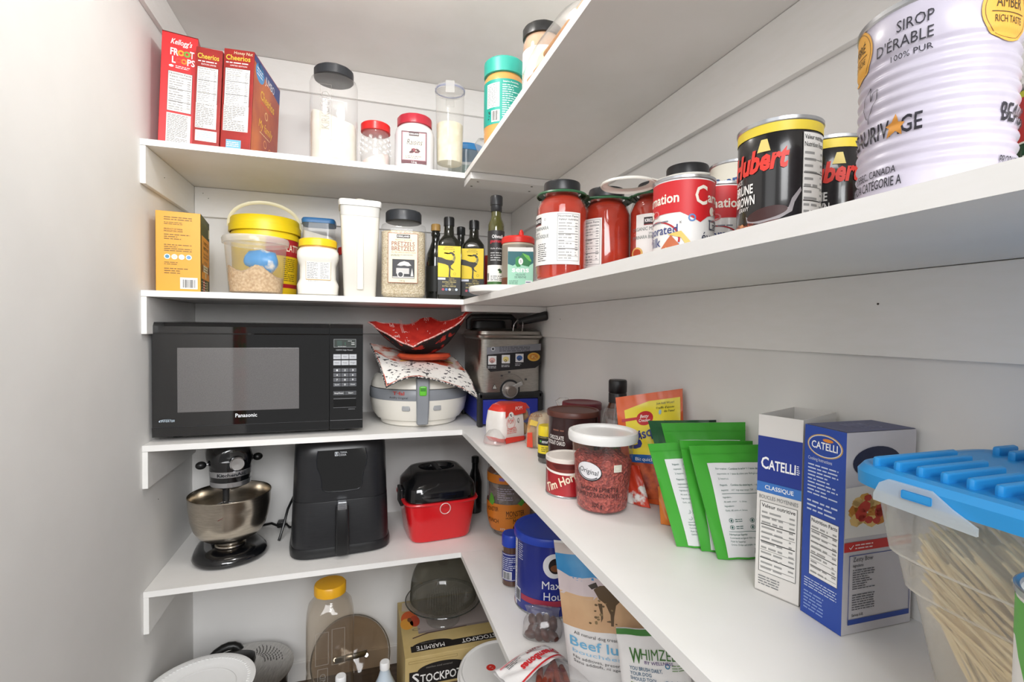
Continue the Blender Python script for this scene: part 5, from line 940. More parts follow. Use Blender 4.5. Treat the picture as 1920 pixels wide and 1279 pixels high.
obj('lock_knob', ball((-.072, -.004, .273), .0125, sub=3, sc=(1.1, .9, .9)), BLACK, t); obj('knob_stem', tube([(-.062, -.004, .273), (-.045, 0, .273)], .0022, 8), CHROME, t)
obj('speed_knob', ball((.072, .006, .276), .0125, sub=3, sc=(1.1, .9, .9)), BLACK, t); obj('knob_stem', tube([(.06, .004, .276), (.045, 0, .276)], .0022, 8), CHROME, t)
bw_ = [(.033, .038), (.035, .04), (.039, .039), (.041, .034), (.049, .034), (.0515, .046), (.058, .064), (.071, .0815), (.09, .0925), (.115, .0995), (.15, .1045), (.181, .106), (.1835, .1075), (.185, .106), (.181, .1035), (.15, .1022), (.115, .0972), (.09, .0902), (.071, .079), (.06, .062), (.056, .001)]
BOWL = N('#CFC6B8', '#B9B0A3', 40, .22, 1, 0, (1, 1, 12), name='bowl_steel')
obj('bowl', lathe(bw_, 72, (1, 0)), BOWL, t, 40)
obj('beater_shaft', lathe([(.16, .008), (.2, .0085)], 20), P('#5C5D60', .3, .8), t).location = (-.012, cy, 0)
wk = obj('whisk', lathe([(.158, .006), (.165, .009)], 16), STEEL, t); wk.location = (-.012, cy, 0)
for k in range(7):
    a = pi * k / 7; pts = [(.05 * sin(u) * cos(a), .05 * sin(u) * sin(a), .112 + .048 * cos(u)) for u in [R_(-168 + 336 * i / 24) for i in range(25)]]
    obj('wire_loop', tube(pts, .0011, 5), CHROME, wk)
obj('scratch', tube([(-.04, -.0965, .139), (-.028, -.1003, .146)], .0006, 4), P('#7A3A38', .6), t)
# cords
t = thing('power_cord', 'black power cord bent on the shelf between mixer and square air fryer', 'cord', (-.535, .26, ZD + E4))
obj('cord', tube([(.05, .085, .12), (.042, .04, .11), (.03, 0, .085), (.02, -.02, .04), (.012, -.035, .01), (.01, -.04, .004)], .004, 8), BLACK, t)
obj('cord', tube([(-.06, .1, .004), (-.03, .09, .012), (0, .06, .01), (.02, .05, .02), (.03, .04, .012), (.038, .06, .005)], .004, 8), BLACK, t)
obj('plug', box(-.012, .07, .0, .012, .1, .02, .004), BLACK, t)
# square air fryer
ax, ay = -.346, .208
t = thing('air_fryer', 'tall matte black basket air fryer with glossy front panel and vertical handle', 'air fryer', (ax, ay, ZD + E4), R_(4)); t.scale.x = 1.05
BM = N('#26272A', '#1F2023', 40, .3, 0, 0, (1, 1, 22), name='brushed_black')
obj('base', loft([(0, .132, .135, 5), (.004, .1365, .1415, 5), (.018, .1375, .143, 5), (.03, .1345, .14, 5)], 64), P('#1D1E20', .35), t, 40)
dr = obj('drawer', loft([(.03, .1335, .139, 5), (.16, .129, .135, 5), (.162, .1285, .1345, 5)], 64), BM, t, 40)
bd = obj('body', loft([(.1635, .1285, .1345, 5), (.29, .1245, .130, 5), (.315, .1225, .128, 5), (.331, .112, .118, 4.5), (.336, .08, .09, 4)], 64), BM, t, 40)
obj('seam', loft([(.1615, .1275, .1335, 5), (.164, .1275, .1335, 5)], 64, (0, 0)), P('#0A0A0B', .4), t)
fy = lambda z: -(.1345 - (z - .1635) * .0045 / .1265)
pts = []
L1 = [(-.062, .31), (-.066, .285), (-.064, .262), (-.056, .24), (-.053, .22), (-.053, .205), (-.05, .196), (-.04, .1905), (0, .188)]
pol = L1 + [(-x, z) for x, z in L1[-2::-1]]
art(bd, [Pg(P('#0B0C0E', .07, spec=.7, coat=.6), pol, 3)], lambda a, b_, h: Vector((a, fy(b_) - .0008 - h, b_)), 'glossy_panel')
art(bd, [Rc('#C9CED4', -.019, .292, -.0105, .304, 4), Tx('#14161A', 'U', -.0178, .2945, .0072, lv=5, bold=.06), Tx('#D9DDE2', 'LTIMA', -.009, .2985, .0052, .022, lv=4, bold=.02), Tx('#D9DDE2', 'COSA', -.009, .2915, .0052, .02, lv=4, bold=.02)], lambda a, b_, h: Vector((a, fy(b_) - .001 - h, b_)), 'lettering')
obj('panel_rim', tube([(x, fy(z) - .0018, z) for x, z in pol], .0016, 6), P('#3A3C40', .2, .6), bd)
hn = obj('handle', loft([(.012, .0165, .012, 4, 0, -.149), (.02, .018, .014, 4, 0, -.151), (.14, .0175, .014, 4, 0, -.148), (.152, .0165, .012, 4, 0, -.146)], 32), P('#191A1C', .35), t)
obj('release_clip', box(-.0125, -.1615, .1425, .0125, -.1385, .1655, .003), P('#A8ABB0', .25, .8), hn)
for k in range(3): obj('clip_groove', box(-.008, -.1622, .1475 + k * .005, .008, -.1612, .1495 + k * .005), P('#5A5C60', .4), hn)
# red bin
bx, by = -.0475, .178
t = thing('red_canister', 'square red plastic bin with glossy black lid and small ring pull', 'bin', (bx, by, ZD + E4), R_(5)); t.scale = (1.04, 1.04, 1.045)
RB = P('#D81A22', .22, coat=.3, sss=.03); n_ = 5.5
obj('bin_body', loft([(0, .082, .072, n_), (.003, .09, .081, n_), (.012, .0945, .0855, n_), (.118, .109, .102, n_), (.122, .109, .102, n_)], 72, (1, 1)), RB, t, 40)
obj('rim', loft([(.116, .109, .102, n_), (.1175, .114, .107, n_), (.121, .1155, .1085, n_), (.124, .114, .107, n_), (.1245, .108, .101, n_)], 72, (0, 0)), RB, t, 50)
lb = loft([(.124, .1075, .1, n_), (.128, .1085, .101, n_), (.163, .105, .0975, n_), (.17, .1, .092, n_), (.2, .077, .07, 4.6), (.204, .066, .06, 4), (.2045, .056, .046, 2.2), (.192, .05, .04, 2.2), (.19, .001, .001, 2)], 72)
ld = obj('lid', lb, P('#101113', .1, spec=.6, coat=.5), t, 35)
obj('lid_grip', loft([(-.042, .009, .009, 3), (-.02, .0085, .0085, 3), (.02, .0085, .0085, 3), (.042, .009, .009, 3)], 20, bm=None), P('#1A1B1D', .3), ld).matrix_local = Matrix.Translation((0, 0, .1985)) @ Matrix.Rotation(R_(90), 4, 'X')
for s in (-1, 1): obj('side_latch', box(s * .112 - .005, -.03, .1, s * .112 + .005, .03, .15, .003), P('#141517', .3), t)
o = obj('ring_lug', box(-.011, -.112, .112, .011, -.104, .124, .003), RB, t)
o = obj('ring_pull', tube([(.0155 * cos(a), -.1135, .1085 + .0155 * sin(a)) for a in [2 * pi * i / 28 for i in range(28)]], .0013, 6, True), P('#E9C9C6', .2), t)
# dark bottle + monster barrel + black bowl
t = thing('black_bottle', 'slim black bottle in the dark between the red bin and the orange jar', 'bottle', (.112, .305, ZD + E4))
obj('bottle_wall', lathe([(0, .022), (.003, .025), (.11, .025), (.14, .018), (.16, .012), (.192, .012)], 32), P('#0F1011', .15, coat=.4), t); obj('cap', lathe([(.18, .0135), (.2, .0135), (.202, .011)], 24), BLACK, t)
t = thing('snack_barrel', 'clear plastic barrel of orange monster snacks with orange label', 'jar', (.180, .108, ZD + E4), face(.180, .108, -6))
pf = [(0, .045), (.004, .052), (.02, .059), (.045, .067), (.07, .071), (.2, .071), (.222, .068), (.235, .058)]
rf = lambda z: next(a[1] + (b_[1] - a[1]) * (z - a[0]) / (b_[0] - a[0]) for a, b_ in zip(pf, pf[1:]) if z <= b_[0] + 1e-6)
obj('barrel_wall', lathe(pf, 56, (1, 0)), CLEAR(haze=.13, hazecol='#E9E2DC'), t, 50)
obj('puffs', lathe([(.003, .045), (.02, .055), (.045, .063), (.07, .066), (.17, .066), (.19, .04), (.195, .001)], 40), N('#8A7F78', '#5A4A44', 45, .8, 0, .8, kind='v', lo=.1, hi=.9, name='puffs', dist=.004), t)
obj('lid', lathe([(.233, .06), (.234, .063), (.252, .063), (.255, .06), (.256, .001)], 48), P('#E7E3DC', .4), t)
OR = P('#D9812A', .35)
for nm_, z0_, z1_ in (('label', .022, .112), ('label', .176, .204)):
    obj(nm_, lathe([(z0_ + (z1_ - z0_) * i / 8, rf(z0_ + (z1_ - z0_) * i / 8) + .0006) for i in range(9)], 56, (0, 0)), OR, t)
mp = around(lambda z: rf(z) + .0009)
art(t, [Rc('#8A6FB0', -.024, .186, -.006, .196, 1), Ln('#F3E3C0', .006, .18, .04, .2, 2, 3, 1)], mp, 'top_print', .006)
art(t, [Tx('#2A1A12', 'MONSTER', .0, .0755, .0165, .062, bold=.06), Tx('#2A1A12', 'MUNCH', .0, .066, .0058, .03, rot=6), Tx('#2A1A12', 'MONSTRE', .022, .0505, .0165, .06, bold=.06, rot=-3), Tx('#2A1A12', 'MONSTER', -.075, .083, .013, .05, bold=.06, rot=8), Tx('#2A1A12', 'MUNCH', -.07, .05, .013, .045, bold=.06), Tx('#F2EFE8', '375 g', -.02, .027, .007, .026)], mp, 'printed_lettering', .006)
art(t, [Pg('#5FA83A', [(-.066, .11), (-.048, .105), (-.04, .118), (-.046, .135), (-.056, .145), (-.062, .13)], 2), Pg('#5FA83A', [(.036, .115), (.05, .105), (.06, .112), (.062, .132), (.052, .148), (.045, .14), (.052, .13), (.046, .122)], 2), Ln('#B6AFC0', -.03, .125, .03, .165, 6, 4, 1)], mp, 'printed_monsters', .006)
t = thing('black_bowl', 'small black bowl behind the blue coffee can, under the shelf', 'bowl', (.212, -.018, ZD + E4))
obj('bowl', lathe([(0, .022), (.002, .026), (.004, .024), (.02, .04), (.04, .05), (.055, .054), (.056, .0525), (.04, .048), (.02, .038), (.007, .001)], 40, (1, 0)), P('#17181A', .2, coat=.4), t)
# coffee
t = thing('coffee_can', 'big royal blue coffee can with blue lid and white cup emblem', 'can', (.1585, -.308, ZD + E4), face(.1585, -.308))
r = .0835; NB = P('#1B2A86', .3, coat=.25)
obj('can_body', lathe([(.003, r), (.17, r)], 72), NB, t); obj('bottom_rim', lathe([(0, r - .001), (.0004, r + .0014), (.003, r + .0014), (.0045, r)], 64, (1, 0)), RIM, t)
obj('lid', lathe([(.166, r + .0015), (.167, r + .004), (.179, r + .0045), (.184, r + .002), (.185, r - .004), (.182, r - .01), (.181, r - .014), (.181, .001)], 72), P('#2344B8', .35), t)
art(t, [Rc('#A8344A', -.075, .028, .26, .0415, 0), Pg(NB, [(.03, .041), (.26, .041), (.26, .03)], .5), El('#E9E9EC', .012, .123, .0265, .0285, 1, n=36), El('#1E1414', .015, .123, .0165, .018, 2, n=32), El('#7A4A2A', .015, .118, .012, .008, 3), Tx('#EDEDF0', 'Maxwell', -.016, .069, .018, .085, bold=.005), Tx('#EDEDF0', 'House', -.012, .043, .018, .064, bold=.005), Ln('#D3D6E6', -.088, .12, -.068, .16, 8, 4), Rc('#D9DCE6', -.1, .018, -.077, .05, 1), Bars(-.099, .02, -.078, .046, 2), Rc('#E3E5EC', -.112, .004, -.095, .168, .5), Ln('#3A4AA0', -.11, .01, -.098, .16, 30, 9, 1)], around(r + .0002), 'label', .008)
t = thing('instant_coffee_jar', 'small instant coffee jar with blue lid standing left of the big blue coffee can', 'jar', (.0925, -.2105, ZD + E4), face(.0925, -.2105))
obj('jar_wall', lathe([(0, .02), (.004, .0245), (.09, .025), (.105, .0235)], 36), P('#5A3F32', .12, coat=.5), t); cap_(t, [(.104, .0255), (.105, .0265), (.13, .0265), (.134, .024), (.1345, .001)], P('#2344B8', .35), ridges=50)
art(t, [Rc('#27317E', -.07, .018, .07, .088, 0), Fr('#E6E6EA', -.03, .02, .02, .086, .0012, 1), Ln('#D6D9E8', -.028, .045, .015, .08, 7, 2, 1), Rc('#E6E6EA', -.026, .02, .0, .042, 1), Bars(-.024, .022, -.002, .04, 2)], around(.0253), 'label', .005)
# pet treat bags
WHT = N('#E9E7E6', '#DFDDDC', 14, .38, name='white_film')
SAND = N('#D9B48C', '#C59A74', 9, .4, name='sand_print'); SKY = N('#2F86C0', '#4FA3D6', 8, .35, name='sea_print'); CLOUD = N('#D9CBCB', '#C9B8BE', 10, .4, name='mist_print')
t = pouch('treat_bag', 'tall pet treat bag with a seaside dog picture and blue lettering', (.0965, -.5745, 0), (.243, -.645, 0), (.215, -.606, .255), (.0765, -.5325, .252), ZD, .05, WHT, lambda w, h: [
    Rc(CLOUD, 0, h * .62, w, h * .76, 0), Rc(SAND, 0, h * .40, w, h * .64, 0), Rc(SKY, 0, h * .74, w, h * .91, .2), Pg(CLOUD, [(0, h * .79), (w * .2, h * .75), (w * .45, h * .77), (w * .7, h * .73), (w, h * .76), (w, h * .7), (0, h * .7)], .4), Rc('#C9BDB8', 0, h * .91, w, h * .985, 0),
    Pg('#5E4A33', [(w * .42, h * .69), (w * .5, h * .72), (w * .62, h * .73), (w * .7, h * .7), (w * .72, h * .63), (w * .66, h * .6), (w * .62, h * .52), (w * .6, h * .45), (w * .57, h * .45), (w * .58, h * .53), (w * .54, h * .6), (w * .47, h * .63)], 2), Pg('#3A3028', [(w * .36, h * .715), (w * .46, h * .74), (w * .48, h * .71), (w * .4, h * .69)], 3), Pg('#5E4A33', [(w * .45, h * .6), (w * .5, h * .6), (w * .49, h * .5), (w * .46, h * .47), (w * .47, h * .53)], 2), Blobs(['#6B573C', '#8A7450'], w * .3, h * .44, w * .7, h * .64, 8, .004, 3, 2),
    Tx('#3A3A3C', 'All natural dog treats / Collation', w * .12, h * .355, h * .022, w * .8, rot=-3), Tx('#6FB2D9', 'Beef lung', w * .06, h * .27, h * .065, w * .75, bold=.02, rot=-3), Tx('#8DBFE0', 'bouchées de', w * .08, h * .225, h * .026, w * .75, rot=-3), Tx('#3A3A3C', 'No additives, preservatives', w * .08, h * .185, h * .02, w * .7, rot=-3), Tx('#3A3A3C', 'Sans additifs, ni agents de', w * .08, h * .155, h * .02, w * .7, rot=-3)], 'pet treat bags', cat='bag', flatb=.03)
t = pouch('treat_bag', 'white pet dental chew bag with green lettering, in front of the seaside bag', (.146, -.6975, 0), (.246, -.752, 0), (.2345, -.735, .164), (.1315, -.683, .157), ZD, .03, WHT, lambda w, h: [
    Rc('#3E7A34', 0, h * .94, w, h, .3), Tx('#3F6E2E', 'W', w * .16, h * .69, h * .13, w * .17, bold=.04), Tx('#3F6E2E', 'HIMZEES', w * .32, h * .73, h * .095, w * .56, bold=.03), Tx('#5A3A7A', 'BY WELLNESS', w * .36, h * .69, h * .028, w * .4, bold=.02),
    Tx('#2A5A7A', 'YOU BRUSH DAILY,', w * .14, h * .62, h * .033, w * .46, bold=.03), Tx('#2A5A7A', 'YOUR DOG', w * .14, h * .57, h * .033, w * .3, bold=.03), Tx('#2A5A7A', 'SHOULD TOO!', w * .14, h * .52, h * .033, w * .36, bold=.03), Ln('#6E8A4A', w * .14, h * .2, w * .56, h * .5, 11, 4), El('#2F7AA0', w * .68, h * .68, w * .035, w * .035, 1, hole=.6), Ln('#7A9A6A', w * .74, h * .63, w * .95, h * .7, 3, 6), El('#2F7AA0', w * .65, h * .52, w * .035, w * .035, 1, hole=.6), Tx('#2F7AA0', 'Reduces', w * .71, h * .51, h * .032, w * .2), Tx('#2F7AA0', 'Tartar', w * .71, h * .47, h * .032, w * .15), Tx('#2F7AA0', '& Plaque', w * .71, h * .43, h * .032, w * .2, bold=.02), Ln('#7A9A6A', w * .7, h * .26, w * .92, h * .4, 4, 7), El('#7A3A22', w * .93, h * .4, w * .06, h * .09, 2), Rc('#55614A', w * .12, h * .155, w, h * .158, 1), Ln('#A9B070', w * .5, h * .08, w * .95, h * .13, 2, 9), El('#C0602E', w * .55, h * .03, w * .09, h * .05, 1), El('#A8542A', w * .9, h * .05, w * .07, h * .05, 2)], 'pet treat bags', cat='bag', flatb=.03)
t = thing('chew_stick_bag', 'clear and white bag of reddish chew sticks lying on the shelf, lettering upside down', 'bag', (.046, -.576, ZD + E4), R_(18), 'pet treat bags')
def bagz(x, y): return .006 + .034 * max(0, 1 - (x / .066) ** 2) ** .7 * max(0, 1 - (y / .078) ** 4) ** .8 * (.75 + .25 * max(-1, min(1, x / .05)))
for i in range(9):
    o = obj('chew_stick', loft([(-.042, .005, .005, 2), (-.02, .0068, .006, 2), (.01, .0062, .0068, 2), (.042, .005, .005, 2)], 14), N('#8A3A22', '#6A2616', 50, .5, 0, .4, name='chew'), t); o.location = (-.03 + (i % 5) * .014, -.03 + .012 * (i // 5), .011 + (i // 5) * .011); o.rotation_euler = (pi / 2, R_(20 * sin(i * 3)), R_(-40 + 14 * sin(i * 5)))
def bagsurf(m, y0, y1, nm_, dz=0):
    b = bmesh.new(); n = 22; g = [[b.verts.new((-.066 + .132 * i / n, y0 + (y1 - y0) * j / n, bagz(-.066 + .132 * i / n, y0 + (y1 - y0) * j / n) + dz + .0015 * sin(i * .9 + j * .7))) for i in range(n + 1)] for j in range(n + 1)]
    for j in range(n):
        for i in range(n): b.faces.new((g[j][i], g[j][i + 1], g[j + 1][i + 1], g[j + 1][i]))
    return obj(nm_, b, m, t, 80)
bagsurf(CLEAR(haze=.08, refl=1.6, rough=.1), -.078, .012, 'clear_front'); bagsurf(WHT, .005, .078, 'white_panel', .0012); o = bagsurf(P('#DAD8D6', .4), -.078, .078, 'bag_back', 0)
for v in o.data.vertices: v.co.z = .0006
art(t, [Tx('#C9252B', 'DreamBones', .052, .036, .016, .085, bold=.09, rot=180), Pg('#C9252B', [(.06, .012), (-.05, .004), (-.05, .008), (.06, .016)], 1), Tx('#8E2A22', 'TWIST', .03, .062, .01, .035, bold=.05, rot=180), Ln('#4A4A4C', -.05, .048, -.015, .062, 3, 3), Pg('#D8858A', [(-.06, .066), (.06, .074), (.06, .071), (-.06, .062)], 1)], lambda a, b_, h: Vector((a, b_, bagz(a, b_) + .0035 + h)), 'printed_panel', .01, vstep=.01)
t = thing('chew_bag', 'small clear bag of dark brown chews against the blue coffee can', 'bag', (.092, -.437, ZD + E4), R_(-25))
for i in range(12): o = obj('chew', ball((0, 0, 0), .013, sub=2, sc=(1.2, .8, .7)), N('#5A2E22', '#3E1D16', 40, .45, 0, .3, name='dark_chew'), t); o.location = (-.022 + (i % 4) * .015, -.016 + (i // 4 % 3) * .014, .011 + (i // 6) * .014); o.rotation_euler = (i, i * 2, i * 3)
obj('bag_film', crumple([(0, .03, .025, 2.5), (.006, .042, .034, 2.5), (.03, .042, .032, 2.5), (.044, .034, .02, 2.5), (.056, .036, .008, 2.5), (.064, .04, .003, 2.5)], 12, .005), CLEAR(haze=.1, refl=1.7, rough=.1), t, 70)

# ================================================================ ON THE FLOOR
t = thing('juice_bottle', 'tall empty clear plastic bottle with amber-yellow cap under the lowest shelf', 'bottle', (-.3705, .122, E4), face(-.3705, .122))
PET = CLEAR(haze=.06, hazecol='#E9E2D6', refl=1.3, tint='#F6F1EA')
obj('bottle_wall', loft([(0, .052, .052, 4), (.006, .064, .064, 4), (.06, .0665, .0665, 4.5), (.075, .064, .064, 4.5), (.09, .0665, .0665, 4.5), (.2, .0665, .0665, 4.5), (.215, .063, .063, 4.5), (.23, .0665, .0665, 4.5), (.36, .0665, .0665, 4.5), (.385, .062, .062, 3.5), (.405, .05, .05, 2.5), (.42, .041, .041, 2), (.43, .041, .041, 2)], 56, (1, 0)), PET, t, 50)
cap_(t, [(.425, .043), (.426, .045), (.45, .045), (.454, .042), (.4545, .001)], P('#EDB021', .35), 'cap', 60)
art(t, [Tx(CLEAR(haze=.5, hazecol='#B9B6B0'), 'KIRKLAND', -.012, .12, .016, .105, rot=90), Fr(CLEAR(haze=.35, hazecol='#DDD8D0'), -.034, .1, -.006, .24, .0016), Fr(CLEAR(haze=.35, hazecol='#DDD8D0'), .004, .245, .04, .35, .0016), Fr(CLEAR(haze=.35, hazecol='#DDD8D0'), -.04, .25, -.004, .345, .0016)], flat((0, -.0668, 0)), 'embossing')
t = thing('pot_cover', 'round tinted glass pot lid with steel rim and arched handle, leaning on the back wall', 'lid', (-.3155, .213, E4 + .003), 0)
t.rotation_euler = (R_(57), 0, R_(-2)); R0 = .127
GT = CLEAR(tint='#C9B9A6', haze=.14, hazecol='#9C8C7A', refl=1.2)
o = obj('glass_pane', lathe([(.002, R0 - .004), (.012, R0 * .75), (.02, R0 * .4), (.023, .001)], 64, (0, 0)), GT, t, 60); o.location = (0, R0, 0)
o = obj('steel_rim', tube([((R0 - .002) * cos(2 * pi * i / 64), R0 + (R0 - .002) * sin(2 * pi * i / 64), .0015) for i in range(64)], .003, 8, True), STEEL, t)
obj('lid_handle', tube([(-.048, R0 - .006, .022), (-.04, R0 - .003, .035), (-.02, R0, .05), (.005, R0 + .002, .054), (.028, R0 + .004, .046), (.045, R0 + .006, .028), (.05, R0 + .008, .022)], .005, 8, flat=(.009, .0035)), STEEL, t)
for x in (-.048, .05): obj('rivet', lathe([(.018, .008), (.026, .006)], 16), STEEL, t).location = (x, R0, 0)
t = thing('colander_pot', 'dark pot with perforated steel strainer lid and black handle, behind the white plates', 'pot', (-.616, .2, E4), R_(-12))
obj('pot_body', lathe([(0, .1), (.004, .112), (.17, .12), (.178, .122)], 56, (1, 0)), P('#1E1F21', .3), t)
lid = obj('strainer_lid', lathe([(.178, .124), (.18, .134), (.183, .135), (.185, .128), (.187, .12), (.196, .06), (.198, .001)], 64, (1, 0)), N('#C4C2BF', '#AAA8A5', 40, .25, 1, 0, (12, 1, 1), name='lid_steel'), t)
b = bmesh.new()
for i in range(9):
    for j in range(7):
        a = R_(20 + i * 8 + (j % 2) * 4); q_ = .055 + j * .008; lathe([(.0, .0017), (.0006, .0017)], 8, bm=b); [v for v in b.verts]
        vs_ = b.verts[:][-16:]; bmesh.ops.translate(b, verts=vs_, vec=(q_ * cos(a), q_ * sin(a), .1972 - (q_ - .06) * .15))
obj('drain_hole', b, P('#1A1A1A', .8), lid)['kind'] = 'stuff'
obj('lid_handle', tube([(-.09 + .042 * cos(a), .06 + .02 * cos(a) + .035 * sin(a), .168 + .03 * max(0, sin(a))) for a in [R_(-10 + 20 * i) for i in range(11)]], .009, 10, flat=(.012, .008)), BLACK, t); obj('lid_knob', loft([(.194, .036, .032, 2.5, -.015, .02), (.212, .034, .03, 2.5, -.015, .02), (.219, .024, .02, 2.5, -.015, .02)], 24), BLACK, lid)
t = thing('storage_pail', 'plain grey pail carrying the stack of white foam plates', 'pail', (-.673, -.018, E4))
obj('pail_body', lathe([(0, .062), (.004, .066), (.2675, .076), (.269, .07), (.269, .001)], 40), P('#8E9092', .5), t)
for i in range(5):
    t = thing('foam_plate', 'white foam plate in the stack at the lower left, ' + ('lowest', 'second from bottom', 'middle', 'second from top', 'topmost')[i] + ' of five', 'plate', (-.684 + .003 * i, -.024 - .002 * i, .270 + i * .0062), 0, 'stacked white foam plates')
    obj('plate', lathe([(0, .075), (.0015, .084), (.006, .094), (.013, .112), (.0155, .124), (.0165, .1265), (.0175, .124), (.0152, .112), (.0085, .094), (.004, .083), (.0028, .001)], 72), P('#EFEFEE', .55), t, 50)
    if i == 4:
        b = bmesh.new()
        for k in range(72): a = 2 * pi * k / 72; ball((.1105 * cos(a), .1105 * sin(a), .0155), .0028, b, 1, (1.5, 1.5, .5))
        obj('embossed_rim', b, P('#F3F3F2', .55), t)
        obj('embossed_ring', lathe([(.0042, .079), (.0052, .081), (.0042, .083)], 64, (0, 0)), P('#E6E6E5', .55), t)
t = thing('stockpot_box', 'tan stockpot carton with black lettering bands under the glass cake stand', 'box', (-.1635, -.03, E4), 0)
TAN = N('#C9B27C', '#BFA76E', 12, .55, name='tan_card'); bw2, bd2, bh2 = .36, .30, .28
obj('carton', box(0, 0, 0, bw2, bd2, bh2, .002), TAN, t)
KB = '#1F1C1B'
s = [Rc(KB, .012, .196, bw2, .238, 0), El(KB, .105, .236, .07, .021, .5, a0=0, a1=180), Tx('#8A8680', 'stainless steel covered', .06, .243, .005, .075), Tx('#F3F1EE', 'S', .02, .203, .029, .02, bold=.03), Tx('#F3F1EE', 'TOCKPOT', .043, .203, .023, .12, bold=.03), Fr('#8A7440', .01, .262, .15, .27, .0008, 1), El('#5E5658', .16, .12, .11, .055, 1), El('#8E8A8C', .16, .14, .11, .04, 1.5), El('#4A4446', .16, .14, .1, .03, 2, hole=.93), Pg('#5A4A40', [(.08, .185), (.1, .19), (.17, .188), (.168, .184), (.1, .186)], 1), Rc('#6E6668', .06, .02, .27, .1, .8)]
art(t, s, flat(), 'front_print')
s = [Rc(KB, .02, .022, bw2, .05, 0), El(KB, .085, .045, .06, .021, .5, a0=0, a1=180), Tx('#F3F1EE', 'MARMITE', .118, .046, .019, .082, rot=180, bold=.03), Tx('#F3F1EE', 'STOCKPOT', .275, .044, .017, .105, rot=180, bold=.03), Tx('#8A8680', 'acier inoxydable', .095, .059, .0045, .045, rot=180), Rc('#A89C98', .05, .11, bw2, bd2 - .01, 0), Rc('#8E827E', .05, .105, bw2, .115, .3), Pg('#5A4440', [(.03, .085), (.06, .095), (.08, .1), (.2, .105), (.2, .109), (.075, .105), (.03, .09)], 1), El('#D9622E', .03, .19, .026, .045, 1), El('#E8A23E', .02, .165, .02, .03, 2), El('#B8452A', .045, .175, .016, .03, 2), El('#7A4A2A', .03, .185, .007, .012, 3), El('#8A7A5A', .045, .13, .012, .006, 1, hole=.7), Pg('#C9B9A4', [(.01, .24), (.06, .23), (.07, .28), (.015, .29)], 1)]
art(t, s, flat((0, 0, bh2), (1, 0, 0), (0, 1, 0), (0, 0, 1)), 'top_print')
t = thing('cake_stand', 'glass pedestal cake stand with a ribbed glass dome, on the tan carton', 'cake stand', (-.03, .128, bh2 + E4 * 2))
GD = CLEAR(tint='#CFCEC6', haze=.26, hazecol='#807E74', refl=1.5)
obj('foot', lathe([(0, .049), (.002, .053), (.005, .053), (.012, .045), (.025, .025), (.045, .018), (.06, .024), (.066, .04)], 56, (1, 0)), CLEAR(haze=.12, hazecol='#B0AEA6', refl=1.8), t, 60)
obj('plate', lathe([(.066, .02), (.067, .105), (.07, .116), (.075, .118), (.076, .115), (.072, .1), (.0715, .001)], 72, (0, 0)), CLEAR(haze=.2, hazecol='#8C8A80', refl=1.8), t, 40)
b = lathe([(.074, .1015), (.078, .1035), (.1, .102), (.13, .0995), (.155, .095), (.175, .087), (.188, .07), (.196, .045), (.2, .02), (.2015, .001)], 160, (0, 0))
for v in b.verts:
    if v.co.z < .17:
        a = math.atan2(v.co.y, v.co.x); k = 1 + .018 * cos(a * 80 + pi / 2); v.co.x *= k; v.co.y *= k
dm = obj('dome', b, GD, t, 80)
obj('dome_knob', lathe([(.2, .012), (.206, .01), (.212, .016), (.22, .02), (.228, .017), (.231, .001)], 32), CLEAR(haze=.3, hazecol='#77756C', refl=1.8), dm, 60)
obj('rim_line', tube([(.1185 * cos(2 * pi * i / 72), .1185 * sin(2 * pi * i / 72), .073) for i in range(72)], .0018, 6, True), P('#2A2E2C', .1, coat=.5), t)
t = thing('lidded_pail', 'white plastic pail with snap lid and a small red dot sticker', 'pail', (.0855, -.182, E4))
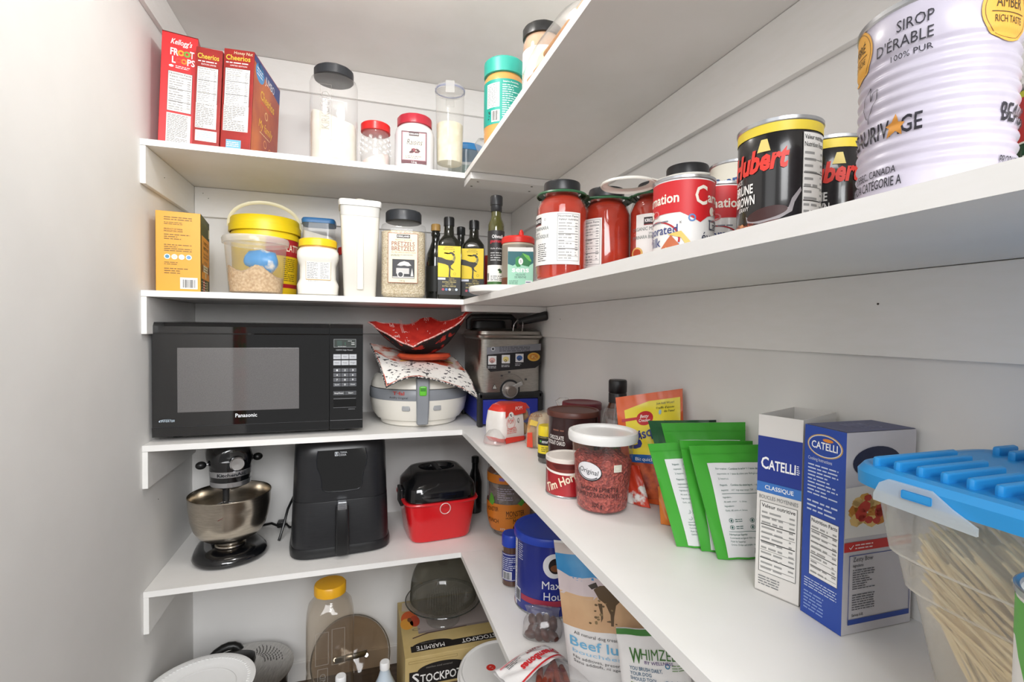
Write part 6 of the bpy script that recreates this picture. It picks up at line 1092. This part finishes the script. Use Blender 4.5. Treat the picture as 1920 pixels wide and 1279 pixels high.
obj('pail_body', lathe([(0, .1), (.004, .105), (.285, .119), (.29, .119)], 64, (1, 1)), P('#E9E8E5', .4), t)
ld = obj('lid', lathe([(.278, .122), (.279, .1255), (.292, .1265), (.293, .1235), (.304, .1235), (.308, .122), (.311, .1185), (.31, .1155), (.306, .113), (.3055, .001)], 80), P('#EDECEA', .4), t, 30)
art(ld, [El('#E0352B', -.034, .016, .0125, lv=1, n=32), Blobs(['#F2D9D5'], -.042, .008, -.026, .024, 6, .0022, 3, 2)], flat((0, 0, .306), (1, 0, 0), (0, 1, 0), (0, 0, 1)), 'dot_sticker')
def squirt(name, label, x, y, h, g):
    t = thing(name, label, 'bottle', (x, y, E4), 0, g)
    obj('bottle_wall', lathe([(0, .03), (.004, .034), (h * .5, .036), (h * .68, .034), (h - .045, .019), (h - .02, .012), (h - .018, .012)], 36), P('#C9D6E2', .25, sss=.1), t)
    obj('cap', lathe([(h - .021, .013), (h - .02, .0145), (h - .003, .0145), (h, .0125), (h + .0003, .001)], 28), P('#F3F4F5', .3), t)
squirt('water_bottle', 'pale blue bottle with white screw cap in front of the tan carton', -.2155, .035, .2415, 'pale blue bottles')
squirt('water_bottle', 'pale bottle whose white cap just shows at the bottom, left of the taller pale bottle', -.336, -.005, .2515, 'pale blue bottles')

t = thing('tea_towel', 'vegetable-print tea towel hanging on the left wall, seen reflected in the microwave door', 'towel', (XL + .004, -.95, .86))
b = bmesh.new(); n = 16; g = [[b.verts.new((.004 + .006 * sin(i * 1.1), -.095 + .2 * i / n, -.15 + .72 * j / n)) for i in range(n + 1)] for j in range(n + 1)]
for j in range(n):
    for i in range(n): b.faces.new((g[j][i], g[j][i + 1], g[j + 1][i + 1], g[j + 1][i]))
VEG = N('#C23A24', '#5C7A34', 34, .9, kind='v', lo=.1, hi=.9, name='vegetable_print')
o = obj('cloth', b, VEG, t, 80); md = o.modifiers.new('cloth', 'SOLIDIFY'); md.thickness = .002
obj('hook', tube([(-.003, 0, .57), (.012, 0, .57), (.016, 0, .58)], .002, 6), CHROME, t)
